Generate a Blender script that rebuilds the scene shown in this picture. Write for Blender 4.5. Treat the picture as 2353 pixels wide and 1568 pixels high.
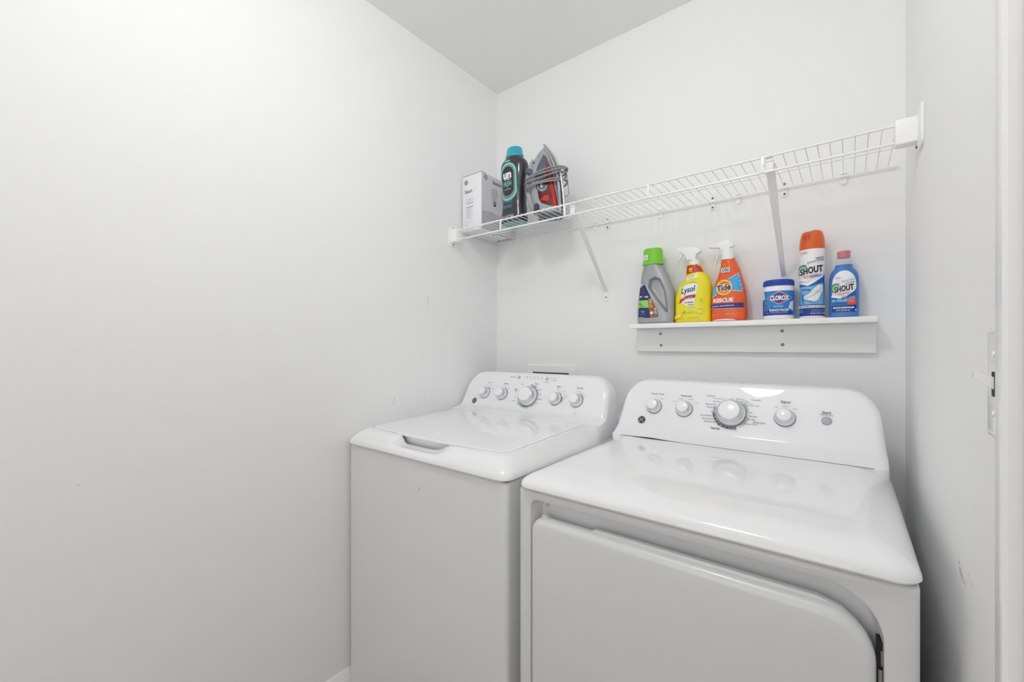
import bpy, bmesh, math, random
from mathutils import Vector, Matrix
for o in list(bpy.data.objects): bpy.data.objects.remove(o)
SC = bpy.context.scene
COL = SC.collection
random.seed(4)

# ------------------------------------------------------------------ camera, world, exposure
CAM = (1.3396, -1.5791, 1.215)
cd = bpy.data.cameras.new('camera'); cam = bpy.data.objects.new('camera', cd); COL.objects.link(cam)
cam.location = CAM
cam.rotation_euler = (math.radians(90), 0, math.radians(38.3))
cd.sensor_width = 36.0; cd.lens = 36.0*980.0/2353.0
cd.shift_y = (797.0-784.0)/2353.0
cd.clip_start = 0.02
SC.camera = cam
w = bpy.data.worlds.new('world'); SC.world = w; w.use_nodes = True
w.node_tree.nodes['Background'].inputs[0].default_value = (1, 1, 1, 1)
w.node_tree.nodes['Background'].inputs[1].default_value = 0.0
SC.view_settings.view_transform = 'Standard'; SC.view_settings.look = 'None'
SC.view_settings.gamma = 1.0; SC.view_settings.use_curve_mapping = False
SC.view_settings.exposure = -0.05
SC.cycles.max_bounces = 12; SC.cycles.diffuse_bounces = 10; SC.cycles.glossy_bounces = 4
NEAR_LIGHT = 86.0     # emission of the bulb over the machines
DISH_LIGHT = 8.5     # emission of the shallow glass dish around it
FAR_LIGHT = 1.3       # emission of the added fill panel on the unseen end wall
RW, RH, YB = 1.461, 2.44, -4.4     # room width, height, rear end

# ------------------------------------------------------------------ helpers
def lin(c):
    c = c/255.0
    return c/12.92 if c <= 0.04045 else ((c+0.055)/1.055)**2.4
def rgb(r, g, b): return (lin(r), lin(g), lin(b), 1.0)
MATS = {}
def mat(name, col, rough=0.4, metal=0.0, coat=0.0, trans=0.0, alpha=1.0, crough=0.08, bump=0.0, bscale=200.0, emis=0.0, spec=0.5, var=0.0):
    if name in MATS: return MATS[name]
    m = bpy.data.materials.new(name); m.use_nodes = True
    nt = m.node_tree; b = nt.nodes['Principled BSDF']
    b.inputs['Base Color'].default_value = col
    b.inputs['Roughness'].default_value = rough
    b.inputs['Metallic'].default_value = metal
    b.inputs['Coat Weight'].default_value = coat
    b.inputs['Coat Roughness'].default_value = crough
    b.inputs['Alpha'].default_value = alpha
    b.inputs['Transmission Weight'].default_value = trans
    b.inputs['Specular IOR Level'].default_value = spec
    if emis:
        b.inputs['Emission Color'].default_value = col
        b.inputs['Emission Strength'].default_value = emis
    if bump or var:
        tc = nt.nodes.new('ShaderNodeTexCoord'); n = nt.nodes.new('ShaderNodeTexNoise')
        n.inputs['Scale'].default_value = bscale; n.inputs['Detail'].default_value = 3
        nt.links.new(tc.outputs['Object'], n.inputs['Vector'])
        if bump:
            bp = nt.nodes.new('ShaderNodeBump'); bp.inputs['Strength'].default_value = bump
            bp.inputs['Distance'].default_value = 0.001
            nt.links.new(n.outputs['Fac'], bp.inputs['Height']); nt.links.new(bp.outputs['Normal'], b.inputs['Normal'])
        if var:
            mx = nt.nodes.new('ShaderNodeMix'); mx.data_type = 'RGBA'
            mx.inputs[6].default_value = col
            mx.inputs[7].default_value = tuple(c*(1-var) for c in col[:3])+(1,)
            nt.links.new(n.outputs['Fac'], mx.inputs[0]); nt.links.new(mx.outputs[2], b.inputs['Base Color'])
    MATS[name] = m
    return m
def ink(r, g, b, rough=0.35):
    return mat('print_%02x%02x%02x' % (r, g, b), rgb(r, g, b), rough)

class MB:
    """collects geometry (world coordinates) for one mesh"""
    def __init__(s): s.v = []; s.f = []; s.m = []
    def add(s, vs, fs, mi=0):
        k = len(s.v); s.v += [tuple(p) for p in vs]
        s.f += [tuple(i+k for i in f) for f in fs]; s.m += [mi]*len(fs)
        return s
    def box(s, x0, x1, y0, y1, z0, z1, bev=0.0, seg=2, mi=0):
        bm = bmesh.new(); bmesh.ops.create_cube(bm, size=1)
        for q in bm.verts:
            q.co = Vector(((x0+x1)/2+q.co.x*(x1-x0), (y0+y1)/2+q.co.y*(y1-y0), (z0+z1)/2+q.co.z*(z1-z0)))
        if bev: bmesh.ops.bevel(bm, geom=list(bm.edges), offset=bev, segments=seg, affect='EDGES', profile=0.5)
        return s.bm(bm, mi)
    def bm(s, bm, mi=0):
        bm.verts.index_update()
        s.add([q.co[:] for q in bm.verts], [[q.index for q in f.verts] for f in bm.faces], mi); bm.free(); return s
    def loft(s, secs, cap0=True, cap1=True, mi=0, closed=True):
        n = len(secs[0]); vs = [p for r in secs for p in r]; fs = []
        for i in range(len(secs)-1):
            for j in range(n if closed else n-1):
                a = i*n+j; b = i*n+(j+1) % n
                fs.append((a, b, b+n, a+n))
        if cap0: fs.append(tuple(range(n-1, -1, -1)))
        if cap1: fs.append(tuple((len(secs)-1)*n+j for j in range(n)))
        return s.add(vs, fs, mi)
    def tube(s, pts, r, n=8, mi=0, cap=True, closed=False):
        P = [Vector(p) for p in pts]; secs = []; up = None
        for i, p in enumerate(P):
            if closed: t = P[(i+1) % len(P)]-P[i-1]
            else: t = P[min(i+1, len(P)-1)]-P[max(i-1, 0)]
            t.normalize()
            if up is None:
                up = Vector((0, 0, 1)) if abs(t.z) < 0.9 else Vector((1, 0, 0))
            a = up.cross(t)
            if a.length < 1e-5: a = Vector((1, 0, 0)).cross(t)
            a.normalize(); b = t.cross(a); up = b
            rr = r[i] if isinstance(r, (list, tuple)) else r
            secs.append([tuple(p+a*math.cos(2*math.pi*k/n)*rr+b*math.sin(2*math.pi*k/n)*rr) for k in range(n)])
        if closed: secs.append(secs[0]); cap = False
        return s.loft(secs, cap, cap, mi)
    def lathe(s, prof, c, axis=(0, 0, 1), n=32, mi=0, cap=True, sy=1.0):
        """prof: list of (radius, height) along axis from centre c"""
        a = Vector(axis).normalized(); t = Vector((1, 0, 0)) if abs(a.x) < 0.9 else Vector((0, 1, 0))
        u = (t-a*t.dot(a)).normalized(); v = a.cross(u); c = Vector(c)
        secs = [[tuple(c+a*h+(u*math.cos(2*math.pi*k/n)+v*math.sin(2*math.pi*k/n)*sy)*r) for k in range(n)] for r, h in prof]
        return s.loft(secs, cap, cap, mi)
    def prism(s, poly, y0, y1, bev=0.0, mi=0, seg=2):
        """poly of (x,z) extruded along y with rounded edges"""
        bm = bmesh.new(); vs = [bm.verts.new((p[0], y0, p[1])) for p in poly]
        f = bm.faces.new(vs); r = bmesh.ops.extrude_face_region(bm, geom=[f])
        for q in r['geom']:
            if isinstance(q, bmesh.types.BMVert): q.co.y = y1
        if bev:
            es = [e for e in bm.edges if abs(e.verts[0].co.y-e.verts[1].co.y) < 1e-7]
            bmesh.ops.bevel(bm, geom=es, offset=bev, segments=seg, affect='EDGES', profile=0.5)
        bmesh.ops.recalc_face_normals(bm, faces=list(bm.faces))
        return s.bm(bm, mi)
    def xform(s, M):
        s.v = [tuple(M @ Vector(p)) for p in s.v]; return s

def wloc(o):
    l = Vector((0, 0, 0))
    while o: l += o.location; o = o.parent
    return l
def obj(name, mb, mats, parent=None, sharp=35, label=None, fixn=True):
    me = bpy.data.meshes.new(name); off = wloc(parent)
    me.from_pydata([tuple(Vector(p)-off) for p in mb.v], [], mb.f)
    if not isinstance(mats, (list, tuple)): mats = [mats]
    for m in mats: me.materials.append(m)
    me.polygons.foreach_set('material_index', mb.m)
    bm = bmesh.new(); bm.from_mesh(me)
    bmesh.ops.remove_doubles(bm, verts=list(bm.verts), dist=1e-6)
    if fixn: bmesh.ops.recalc_face_normals(bm, faces=list(bm.faces))
    for f in bm.faces: f.smooth = True
    for e in bm.edges:
        if len(e.link_faces) == 2 and e.calc_face_angle(0) > math.radians(sharp): e.smooth = False
    bm.to_mesh(me); bm.free()
    o = bpy.data.objects.new(name, me); COL.objects.link(o); o.parent = parent
    if label: o['label'] = label
    return o
def tag(o, label, cat, group=None):
    o['label'] = label; o['category'] = cat
    if group: o['group'] = group
    return o
def thing(name, loc, label, cat, group=None):
    o = bpy.data.objects.new(name, None); COL.objects.link(o); o.location = loc
    o.empty_display_size = 0.05
    return tag(o, label, cat, group)
def struct(name, mb, m, sharp=35):
    o = obj(name, mb, m, None, sharp); o['kind'] = 'structure'; return o

def rrect(x0, x1, y0, y1, r, nc=6, nf=1, ns=1):
    """rounded rectangle, constant vertex count; r = radius or (front-left, front-right, back-right, back-left); y0 is the front"""
    if not isinstance(r, (list, tuple)): r = (r,)*4
    pts = []
    cs = [(x0+r[0], y0+r[0], r[0], 180), (x1-r[1], y0+r[1], r[1], 270), (x1-r[2], y1-r[2], r[2], 0), (x0+r[3], y1-r[3], r[3], 90)]
    sub = [nf, ns, 1, ns]
    for k in range(4):
        cx, cy, rr, a0 = cs[k]
        arc = [(cx+rr*math.cos(math.radians(a0+90*i/nc)), cy+rr*math.sin(math.radians(a0+90*i/nc))) for i in range(nc+1)]
        pts += arc
        nx = cs[(k+1) % 4]; a1 = nx[3]
        q = (nx[0]+nx[2]*math.cos(math.radians(a1)), nx[1]+nx[2]*math.sin(math.radians(a1)))
        for i in range(1, sub[k]):
            t = i/sub[k]; pts.append((arc[-1][0]*(1-t)+q[0]*t, arc[-1][1]*(1-t)+q[1]*t))
    return pts
def interp(tab, z):
    if z <= tab[0][0]: return tab[0][1:]
    for a, b in zip(tab, tab[1:]):
        if z <= b[0]:
            t = (z-a[0])/(b[0]-a[0]); return tuple(p*(1-t)+q*t for p, q in zip(a[1:], b[1:]))
    return tab[-1][1:]
def smooth(tab, z):
    """Catmull-Rom-like interpolation of a table (z, values...)"""
    if z <= tab[0][0]: return tab[0][1:]
    if z >= tab[-1][0]: return tab[-1][1:]
    for i in range(len(tab)-1):
        if z <= tab[i+1][0]:
            a, b = tab[i], tab[i+1]; p = tab[max(i-1, 0)]; q = tab[min(i+2, len(tab)-1)]
            h = b[0]-a[0]; t = (z-a[0])/h; out = []
            for k in range(1, len(a)):
                m0 = (b[k]-p[k])/(b[0]-p[0])*h; m1 = (q[k]-a[k])/(q[0]-a[0])*h
                if (b[k]-a[k])*(a[k]-p[k]) <= 0: m0 = 0
                if (q[k]-b[k])*(b[k]-a[k]) <= 0: m1 = 0
                d = b[k]-a[k]
                if abs(m0) > 3*abs(d): m0 = 3*d
                if abs(m1) > 3*abs(d): m1 = 3*d
                out.append((2*t**3-3*t**2+1)*a[k]+(t**3-2*t**2+t)*m0+(-2*t**3+3*t**2)*b[k]+(t**3-t**2)*m1)
            return tuple(out)

# printed graphics that follow a surface: 2D shapes (u, v) mapped by fn(u, v, offset) -> point
class Print:
    def __init__(s, fn, step=0.004, lay=0.00010, base=0.00025):
        s.fn = fn; s.step = step; s.lay = lay; s.off = base; s.parts = []; s.mats = []
    def _mi(s, m):
        if m not in s.mats: s.mats.append(m)
        return s.mats.index(m)
    def _bm(s, bm, m, flat=False):
        us = [q.co.x for q in bm.verts]; vs = [q.co.y for q in bm.verts]
        if not us: bm.free(); return
        st = s.step
        for ax, lo, hi in ((0, min(us), max(us)), (1, min(vs), max(vs))):
            k = math.ceil(lo/st+1e-6)
            while k*st < hi-1e-6:
                co = Vector((0, 0, 0)); co[ax] = k*st; no = Vector((0, 0, 0)); no[ax] = 1
                bmesh.ops.bisect_plane(bm, geom=list(bm.verts)+list(bm.edges)+list(bm.faces), dist=1e-7, plane_co=co, plane_no=no)
                k += 1
        bm.verts.index_update()
        s.parts.append(([s.fn(q.co.x, q.co.y, s.off) for q in bm.verts], [[q.index for q in f.verts] for f in bm.faces], s._mi(m)))
        s.off += s.lay; bm.free()
    def poly(s, pts, m):
        bm = bmesh.new(); f = bm.faces.new([bm.verts.new((p[0], p[1], 0)) for p in pts])
        bmesh.ops.triangulate(bm, faces=[f]); s._bm(bm, m); return s
    def rect(s, x0, x1, z0, z1, m, r=0.0, rot=0.0):
        if r > 0: P = rrect(x0, x1, z0, z1, r, 4)
        else: P = [(x0, z0), (x1, z0), (x1, z1), (x0, z1)]
        if rot:
            cx, cz = (x0+x1)/2, (z0+z1)/2; c, n = math.cos(math.radians(rot)), math.sin(math.radians(rot))
            P = [(cx+(x-cx)*c-(z-cz)*n, cz+(x-cx)*n+(z-cz)*c) for x, z in P]
        return s.poly(P, m)
    def ell(s, cx, cz, rx, rz, m, rot=0.0, n=28, a0=0, a1=360):
        c, q = math.cos(math.radians(rot)), math.sin(math.radians(rot)); P = []
        for i in range(n if a1-a0 == 360 else n+1):
            a = math.radians(a0+(a1-a0)*i/n); x, z = rx*math.cos(a), rz*math.sin(a)
            P.append((cx+x*c-z*q, cz+x*q+z*c))
        return s.poly(P, m)
    def arc(s, cx, cz, r0, r1, a0, a1, m, n=24, sz=1.0):
        bm = bmesh.new(); L = []
        for i in range(n+1):
            a = math.radians(a0+(a1-a0)*i/n)
            L.append((bm.verts.new((cx+r0*math.cos(a), cz+sz*r0*math.sin(a), 0)), bm.verts.new((cx+r1*math.cos(a), cz+sz*r1*math.sin(a), 0))))
        for p, q in zip(L, L[1:]): bm.faces.new((p[0], p[1], q[1], q[0]))
        s._bm(bm, m); return s
    def line(s, pts, wd, m):
        for a, b in zip(pts, pts[1:]):
            d = Vector((b[0]-a[0], b[1]-a[1])); d.normalize(); n = Vector((-d.y, d.x))*wd/2; o = s.off
            s.poly([(a[0]-n.x, a[1]-n.y), (b[0]-n.x, b[1]-n.y), (b[0]+n.x, b[1]+n.y), (a[0]+n.x, a[1]+n.y)], m)
        return s
    def text(s, txt, cx, cz, h, m, width=None, bold=0.0, shear=0.0, rot=0.0):
        """h = cap height; width forces the total width"""
        cu = bpy.data.curves.new('t', 'FONT'); cu.body = txt; cu.size = 1; cu.resolution_u = 3
        cu.offset = bold; cu.shear = shear; cu.align_x = 'LEFT'
        t = bpy.data.objects.new('t', cu); COL.objects.link(t)
        dg = bpy.context.evaluated_depsgraph_get(); dg.update()
        me = bpy.data.meshes.new_from_object(t.evaluated_get(dg))
        bpy.data.objects.remove(t); bpy.data.curves.remove(cu)
        if not me.vertices: return s
        xs = [v.co.x for v in me.vertices]; x0, x1 = min(xs), max(xs)
        k = h/0.70; kx = k if width is None else width/(x1-x0)
        c, q = math.cos(math.radians(rot)), math.sin(math.radians(rot))
        bm = bmesh.new(); bm.from_mesh(me); bpy.data.meshes.remove(me)
        for v in bm.verts:
            x, z = (v.co.x-(x0+x1)/2)*kx, (v.co.y-0.35)*k
            v.co = Vector((cx+x*c-z*q, cz+x*q+z*c, 0))
        s._bm(bm, m); return s
    def build(s, name, parent, label=None):
        mb = MB()
        for vs, fs, mi in s.parts: mb.add(vs, fs, mi)
        return obj(name, mb, s.mats, parent, 60, label, fixn=False)

# a bottle-like body: table of (z, x_left, x_right, half_depth, exponent)
class Body:
    def __init__(s, tab, y0, nz=40, na=56, smoothed=True, dent=None):
        s.tab = tab; s.y0 = y0; s.nz = nz; s.na = na; s.f = smooth if smoothed else interp; s.dent = dent
    def at(s, z): return s.f(s.tab, z)
    def sec(s, z, grow=0.0):
        xl, xr, b, n = s.at(z); cx = (xl+xr)/2; a = (xr-xl)/2+grow; b += grow; out = []
        for k in range(s.na):
            t = 2*math.pi*k/s.na; c, q = math.cos(t), math.sin(t)
            x = a*math.copysign(abs(c)**(2/n), c); y = b*math.copysign(abs(q)**(2/n), q)
            if s.dent: y -= math.copysign(min(s.dent(cx+x, z), abs(y)*0.85), y)
            out.append((cx+x, s.y0+y, z))
        return out
    def mesh(s, extra=()):
        z0, z1 = s.tab[0][0], s.tab[-1][0]
        zs = sorted(set([z0+(z1-z0)*i/s.nz for i in range(s.nz+1)]+[t[0] for t in s.tab]+list(extra)))
        m = MB(); m.loft([s.sec(z) for z in zs]); return m
    def band(s, z0, z1, grow=0.0003, n=12):
        m = MB(); m.loft([s.sec(z0+(z1-z0)*i/n, grow) for i in range(n+1)], False, False); return m
    def front(s, u, z, off):
        xl, xr, b, n = s.at(z); cx = (xl+xr)/2; a = (xr-xl)/2
        def yy(x):
            q = min(abs((x-cx)/a), 0.999); y = b*(1-q**n)**(1/n)
            if s.dent: y -= min(s.dent(x, z), y*0.85)
            return s.y0-y
        uu = max(min(u, cx+a*0.998), cx-a*0.998)
        y = yy(uu); e = a*0.02
        dx = (yy(min(uu+e, cx+a*.999))-yy(max(uu-e, cx-a*.999)))/(min(uu+e, cx+a*.999)-max(uu-e, cx-a*.999))
        nx, ny = dx, -1.0; L = math.hypot(nx, ny)
        return (uu+nx/L*off, y+ny/L*off, z)

# painted wall with its own scuffs: marks = (u0,v0,u1,v1,width,strength,color) in metres on the plane
def wall_mat(name, col, axes, marks, rough=0.5):
    m = bpy.data.materials.new(name); m.use_nodes = True; nt = m.node_tree; N = nt.nodes; L = nt.links
    b = N['Principled BSDF']; b.inputs['Roughness'].default_value = rough
    b.inputs['Specular IOR Level'].default_value = 0.3
    tc = N.new('ShaderNodeTexCoord'); sp = N.new('ShaderNodeSeparateXYZ'); L.new(tc.outputs['Object'], sp.inputs[0])
    cb = N.new('ShaderNodeCombineXYZ'); L.new(sp.outputs[axes[0]], cb.inputs[0]); L.new(sp.outputs[axes[1]], cb.inputs[1])
    nz = N.new('ShaderNodeTexNoise'); nz.inputs['Scale'].default_value = 90; nz.inputs['Detail'].default_value = 4
    L.new(cb.outputs[0], nz.inputs['Vector'])
    wob = N.new('ShaderNodeVectorMath'); wob.operation = 'SCALE'; L.new(nz.outputs['Color'], wob.inputs[0]); wob.inputs[3].default_value = 0.006
    pos = N.new('ShaderNodeVectorMath'); pos.operation = 'ADD'; L.new(cb.outputs[0], pos.inputs[0]); L.new(wob.outputs[0], pos.inputs[1])
    patch = N.new('ShaderNodeTexNoise'); patch.inputs['Scale'].default_value = 160; patch.inputs['Detail'].default_value = 2
    L.new(cb.outputs[0], patch.inputs['Vector'])
    pr = N.new('ShaderNodeMapRange'); pr.inputs[1].default_value = 0.35; pr.inputs[2].default_value = 0.6; L.new(patch.outputs['Fac'], pr.inputs[0])
    cur = None
    def math_(op, a, b_=None):
        n = N.new('ShaderNodeMath'); n.operation = op
        for i, q in enumerate((a, b_)):
            if q is None: continue
            if isinstance(q, (int, float)): n.inputs[i].default_value = q
            else: L.new(q, n.inputs[i])
        return n.outputs[0]
    base = N.new('ShaderNodeRGB'); base.outputs[0].default_value = col; cur = base.outputs[0]
    for (u0, v0, u1, v1, wd, st, mc) in marks:
        a = (u0+0.003, v0+0.003, 0); d = (u1-u0, v1-v0, 0); dd = d[0]**2+d[1]**2 or 1e-9
        s = N.new('ShaderNodeVectorMath'); s.operation = 'SUBTRACT'; L.new(pos.outputs[0], s.inputs[0]); s.inputs[1].default_value = a
        dt = N.new('ShaderNodeVectorMath'); dt.operation = 'DOT_PRODUCT'; L.new(s.outputs[0], dt.inputs[0]); dt.inputs[1].default_value = (d[0]/dd, d[1]/dd, 0)
        t = math_('MINIMUM', math_('MAXIMUM', dt.outputs['Value'], 0.0), 1.0)
        q = N.new('ShaderNodeVectorMath'); q.operation = 'SCALE'; q.inputs[0].default_value = d; L.new(t, q.inputs[3])
        df = N.new('ShaderNodeVectorMath'); df.operation = 'DISTANCE'; L.new(s.outputs[0], df.inputs[0]); L.new(q.outputs[0], df.inputs[1])
        r = N.new('ShaderNodeMapRange'); r.inputs[1].default_value = wd; r.inputs[2].default_value = wd*0.3
        L.new(df.outputs['Value'], r.inputs[0])
        f = math_('MULTIPLY', math_('MULTIPLY', r.outputs[0], pr.outputs[0]), st)
        mx = N.new('ShaderNodeMix'); mx.data_type = 'RGBA'; L.new(f, mx.inputs[0]); L.new(cur, mx.inputs[6]); mx.inputs[7].default_value = mc
        cur = mx.outputs[2]
    L.new(cur, b.inputs['Base Color'])
    n2 = N.new('ShaderNodeTexNoise'); n2.inputs['Scale'].default_value = 260; n2.inputs['Detail'].default_value = 4
    L.new(tc.outputs['Object'], n2.inputs['Vector'])
    bp = N.new('ShaderNodeBump'); bp.inputs['Strength'].default_value = 0.12; bp.inputs['Distance'].default_value = 0.0008
    L.new(n2.outputs['Fac'], bp.inputs['Height']); L.new(bp.outputs['Normal'], b.inputs['Normal'])
    return m

# ------------------------------------------------------------------ room
GREY = rgb(176, 172, 166); BROWN = rgb(120, 95, 80)
WALLC = (0.897, 0.90, 0.899, 1)
Lm = [(-.469,1.536,-.467,1.502,.004,.35,GREY),(-.433,1.425,-.429,1.365,.006,.45,GREY),(-.445,1.052,-.447,.982,.004,.45,GREY),(-.408,.969,-.406,.942,.004,.45,GREY),
 (-.389,1.123,-.392,1.084,.004,.4,GREY),(-.465,1.201,-.46,1.161,.005,.3,GREY),(-.751,1.034,-.751,1.0335,.002,1,BROWN),(-.936,.725,-.921,.716,.003,1,rgb(120,112,104)),
 (-.907,.712,-.907,.449,.0022,.6,rgb(165,160,154)),(-.883,.864,-.883,.831,.004,.3,GREY),(-1.436,.911,-1.432,.908,.004,.4,GREY),(-.925,.254,-.936,.241,.003,.6,GREY),
 (-.594,1.022,-.6,.998,.007,.35,GREY),(-.476,.993,-.478,.959,.004,.35,GREY)]
Rm = [(-.721,.911,-.736,.899,.006,.95,BROWN),(-.736,.899,-.761,.901,.006,.7,rgb(150,135,128)),(-.78,.919,-.802,.916,.005,.6,rgb(160,150,145)),(-.821,1.028,-.814,1.01,.004,.7,GREY),
 (-.906,1.02,-.91,1.009,.004,.6,GREY),(-.533,1.007,-.586,1.008,.003,.35,GREY),(-.586,1.008,-.673,1.026,.003,.35,GREY),(-.393,1.109,-.399,1.095,.004,.5,GREY),
 (-.161,1.934,-.17,1.922,.006,.6,GREY),(-.814,.935,-.813,.929,.004,.5,GREY),(-.87,1.127,-.875,1.121,.004,.5,GREY)]
Bm = [(.772,1.171,.774,1.153,.003,.4,GREY),(1.143,1.175,1.156,1.174,.0025,.8,rgb(140,136,130))]
wl = wall_mat('painted_wall_left', WALLC, (1, 2), Lm, 0.62)
wr = wall_mat('painted_wall_right', WALLC, (1, 2), Rm, 0.62)
wb = wall_mat('painted_wall_back', WALLC, (0, 2), Bm, 0.62)
wf = wall_mat('painted_wall_plain', WALLC, (0, 2), [], 0.5)
cm = mat('ceiling_paint', (0.895, 0.90, 0.895, 1), 0.8, bump=0.15, bscale=300)
trim = mat('trim_paint', (0.93, 0.93, 0.925, 1), 0.25, spec=0.5)
T_ = 0.1
struct('wall_left', MB().box(-T_, 0, YB-T_, T_, 0, RH), wl)
struct('wall_back', MB().box(0, RW, 0, T_, 0, RH), wb)
struct('wall_right', MB().box(RW, RW+T_, YB-T_, T_, 0, RH), wr)
struct('wall_front', MB().box(0, RW, YB-T_, YB, 0, RH), wf)
struct('ceiling', MB().box(-T_, RW+T_, YB-T_, T_, RH, RH+T_), cm)
# floor: light wood-look planks
fm = bpy.data.materials.new('floor_planks'); fm.use_nodes = True; nt = fm.node_tree; b = nt.nodes['Principled BSDF']
b.inputs['Roughness'].default_value = 0.4
tc = nt.nodes.new('ShaderNodeTexCoord'); mp = nt.nodes.new('ShaderNodeMapping'); mp.inputs['Rotation'].default_value = (0, 0, math.pi/2)
br = nt.nodes.new('ShaderNodeTexBrick'); br.inputs['Color1'].default_value = (.42, .37, .33, 1); br.inputs['Color2'].default_value = (.48, .42, .38, 1)
br.inputs['Mortar'].default_value = (.16, .12, .09, 1); br.inputs['Scale'].default_value = 1; br.inputs['Brick Width'].default_value = 1.2
br.inputs['Row Height'].default_value = 0.15; br.inputs['Mortar Size'].default_value = 0.002
nt.links.new(tc.outputs['Object'], mp.inputs[0]); nt.links.new(mp.outputs[0], br.inputs[0]); nt.links.new(br.outputs['Color'], b.inputs['Base Color'])
struct('floor', MB().box(-T_, RW+T_, YB-T_, T_, -T_, 0), fm)
def baseboard(name, p0, p1, nrm):
    """p0->p1 along the wall, nrm into the room"""
    prof = [(0, 0), (.014, 0), (.014, .088), (.0125, .096), (.009, .102), (.0085, .108), (.005, .117), (.003, .121), (0, .121)]
    P0, P1, n = Vector(p0), Vector(p1), Vector(nrm); m = MB()
    m.loft([[tuple(P+n*a+Vector((0, 0, z))) for a, z in prof] for P in (P0, P1)]); struct(name, m, trim)
baseboard('baseboard_left', (0, YB, 0), (0, -.0001, 0), (1, 0, 0))
baseboard('baseboard_back', (.0145, 0, 0), (RW-.0145, 0, 0), (0, -1, 0))
baseboard('baseboard_right', (RW, -.001, 0), (RW, -.969, 0), (-1, 0, 0))
# door casing and closed door on the right-hand wall, beside the camera
def casing(m, y0, y1, z0, z1, vert=True):
    # stepped moulding, thick towards the wall side
    st = [(0, 0), (.011, .0), (.011, .003), (.0125, .006), (.0125, .030), (.016, .036), (.017, .046), (.017, .053), (.014, .057), (0, .057)]
    if vert:
        s = 1 if y1 > y0 else -1
        m.loft([[(RW-a, y0+s*(.057-d), z) for a, d in st] for z in (z0, z1)])
    else:
        m.loft([[(RW-a, y, z0+(.057-d)) for a, d in st] for y in (y0, y1)])
m = MB(); casing(m, -1.028, -.971, 0, 2.09); casing(m, -1.844, -1.901, 0, 2.09); casing(m, -1.901, -.971, 2.033, 2.09, False)
struct('trim_1', m, trim)
m = MB(); m.box(RW-.006, RW, -1.842, -1.030, .012, 2.031, .0015)
for z0, z1 in ((.25, .92), (1.08, 1.85)):
    for y0, y1 in ((-1.74, -1.48), (-1.39, -1.13)):
        m.box(RW-.010, RW-.004, y0, y1, z0, z1, .003)
d1 = struct('door_1', m, trim)
chrome = mat('satin_nickel', rgb(190, 188, 184), 0.25, 1.0)
m = MB(); m.lathe([(.0, 0), (.026, 0), (.026, .006), (.011, .010), (.010, .028), (.026, .038), (.027, .052), (.020, .060), (0, .062)], (RW-.006, -1.775, .95), (-1, 0, 0), 24)
obj('door_knob', m, chrome, d1)

# ceiling lamp, and the glow of the added fill panel
diffuser1 = mat('lamp_diffuser', (.985, .985, .98, 1), 0.5, emis=DISH_LIGHT)
bulb_m = mat('lamp_bulb', (.985, .985, .98, 1), 0.5, emis=NEAR_LIGHT)
fill_emitter = mat('fill_panel_glow', (.97, .98, .985, 1), 0.5, emis=FAR_LIGHT)
white_pl = mat('white_plastic', (.9, .9, .895, 1), 0.35)
t = thing('ceiling_light', (.90, -1.30, RH), 'round ceiling lamp with one globe bulb, above the front of the washer and dryer', 'ceiling light')
m = MB(); m.lathe([(.166, 0), (.166, -.012), (.158, -.020), (.150, -.020), (.150, -.004)], (.90, -1.30, RH), (0, 0, 1), 48, cap=False); obj('trim_ring', m, white_pl, t)
m = MB(); m.lathe([(.149, -.006), (.149, -.020), (.140, -.030), (.112, -.038), (.060, -.043), (.030, -.044)], (.90, -1.30, RH), (0, 0, 1), 48, cap=False); obj('dish', m, diffuser1, t)
m = MB(); m.lathe([(.030, -.040), (.026, -.058)]+[(.052*math.cos(math.radians(a)), -.108-.052*math.sin(math.radians(a))) for a in (-60, -45, -30, -15, 0, 15, 30, 45, 60, 75, 87)], (.90, -1.30, RH), (0, 0, 1), 32); obj('bulb', m, bulb_m, t)
# added fill light: unseen window-shaped panel on the end wall behind the camera
wx0, wx1, wz0, wz1 = .09, 1.37, .35, 2.20
m = MB(); Fw = lambda g, y: [(wx0-g, y, wz0-g), (wx1+g, y, wz0-g), (wx1+g, y, wz1+g), (wx0-g, y, wz1+g)]
m.loft([Fw(.07, YB+.0003), Fw(.07, YB+.018), Fw(.012, YB+.018), Fw(0, YB+.012), Fw(0, YB+.004)], True, False)
m.box((wx0+wx1)/2-.012, (wx0+wx1)/2+.012, YB+.004, YB+.014, wz0, wz1)
wn = struct('fill_panel', m, trim)
m = MB(); m.add([(wx0, YB+.005, wz0), (wx0, YB+.005, wz1), (wx1, YB+.005, wz1), (wx1, YB+.005, wz0)], [(0, 1, 2, 3)]); obj('fill_pane', m, fill_emitter, wn)

# light switch on the right-hand wall
plate = mat('switch_plate_plastic', (.93, .93, .925, 1), 0.12, coat=0.4)
screw_m = mat('screw_metal', rgb(120, 118, 112), 0.3, 1.0)
dark = mat('dark_gap', rgb(24, 24, 26), 0.6)
SY, SZ = -.938, 1.177
t = thing('light_switch', (RW, SY, SZ-.057), 'white toggle light switch and plate on the right-hand wall beside the door casing', 'light switch')
m = MB()
secs = []
for x, g in ((RW-.0001, 0), (RW-.003, 0), (RW-.0055, .003), (RW-.0063, .007)):
    secs.append([(x, p, q) for p, q in rrect(SY-.0345+g, SY+.0315-g, SZ-.057+g, SZ+.057-g, .003)])
m.loft(secs); obj('wall_plate', m, plate, t)
m = MB(); m.box(RW-.0068, RW-.006, SY-.0055, SY+.0055, SZ-.0125, SZ+.0125); obj('toggle_slot', m, dark, t, label='dark slot around the toggle')
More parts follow.
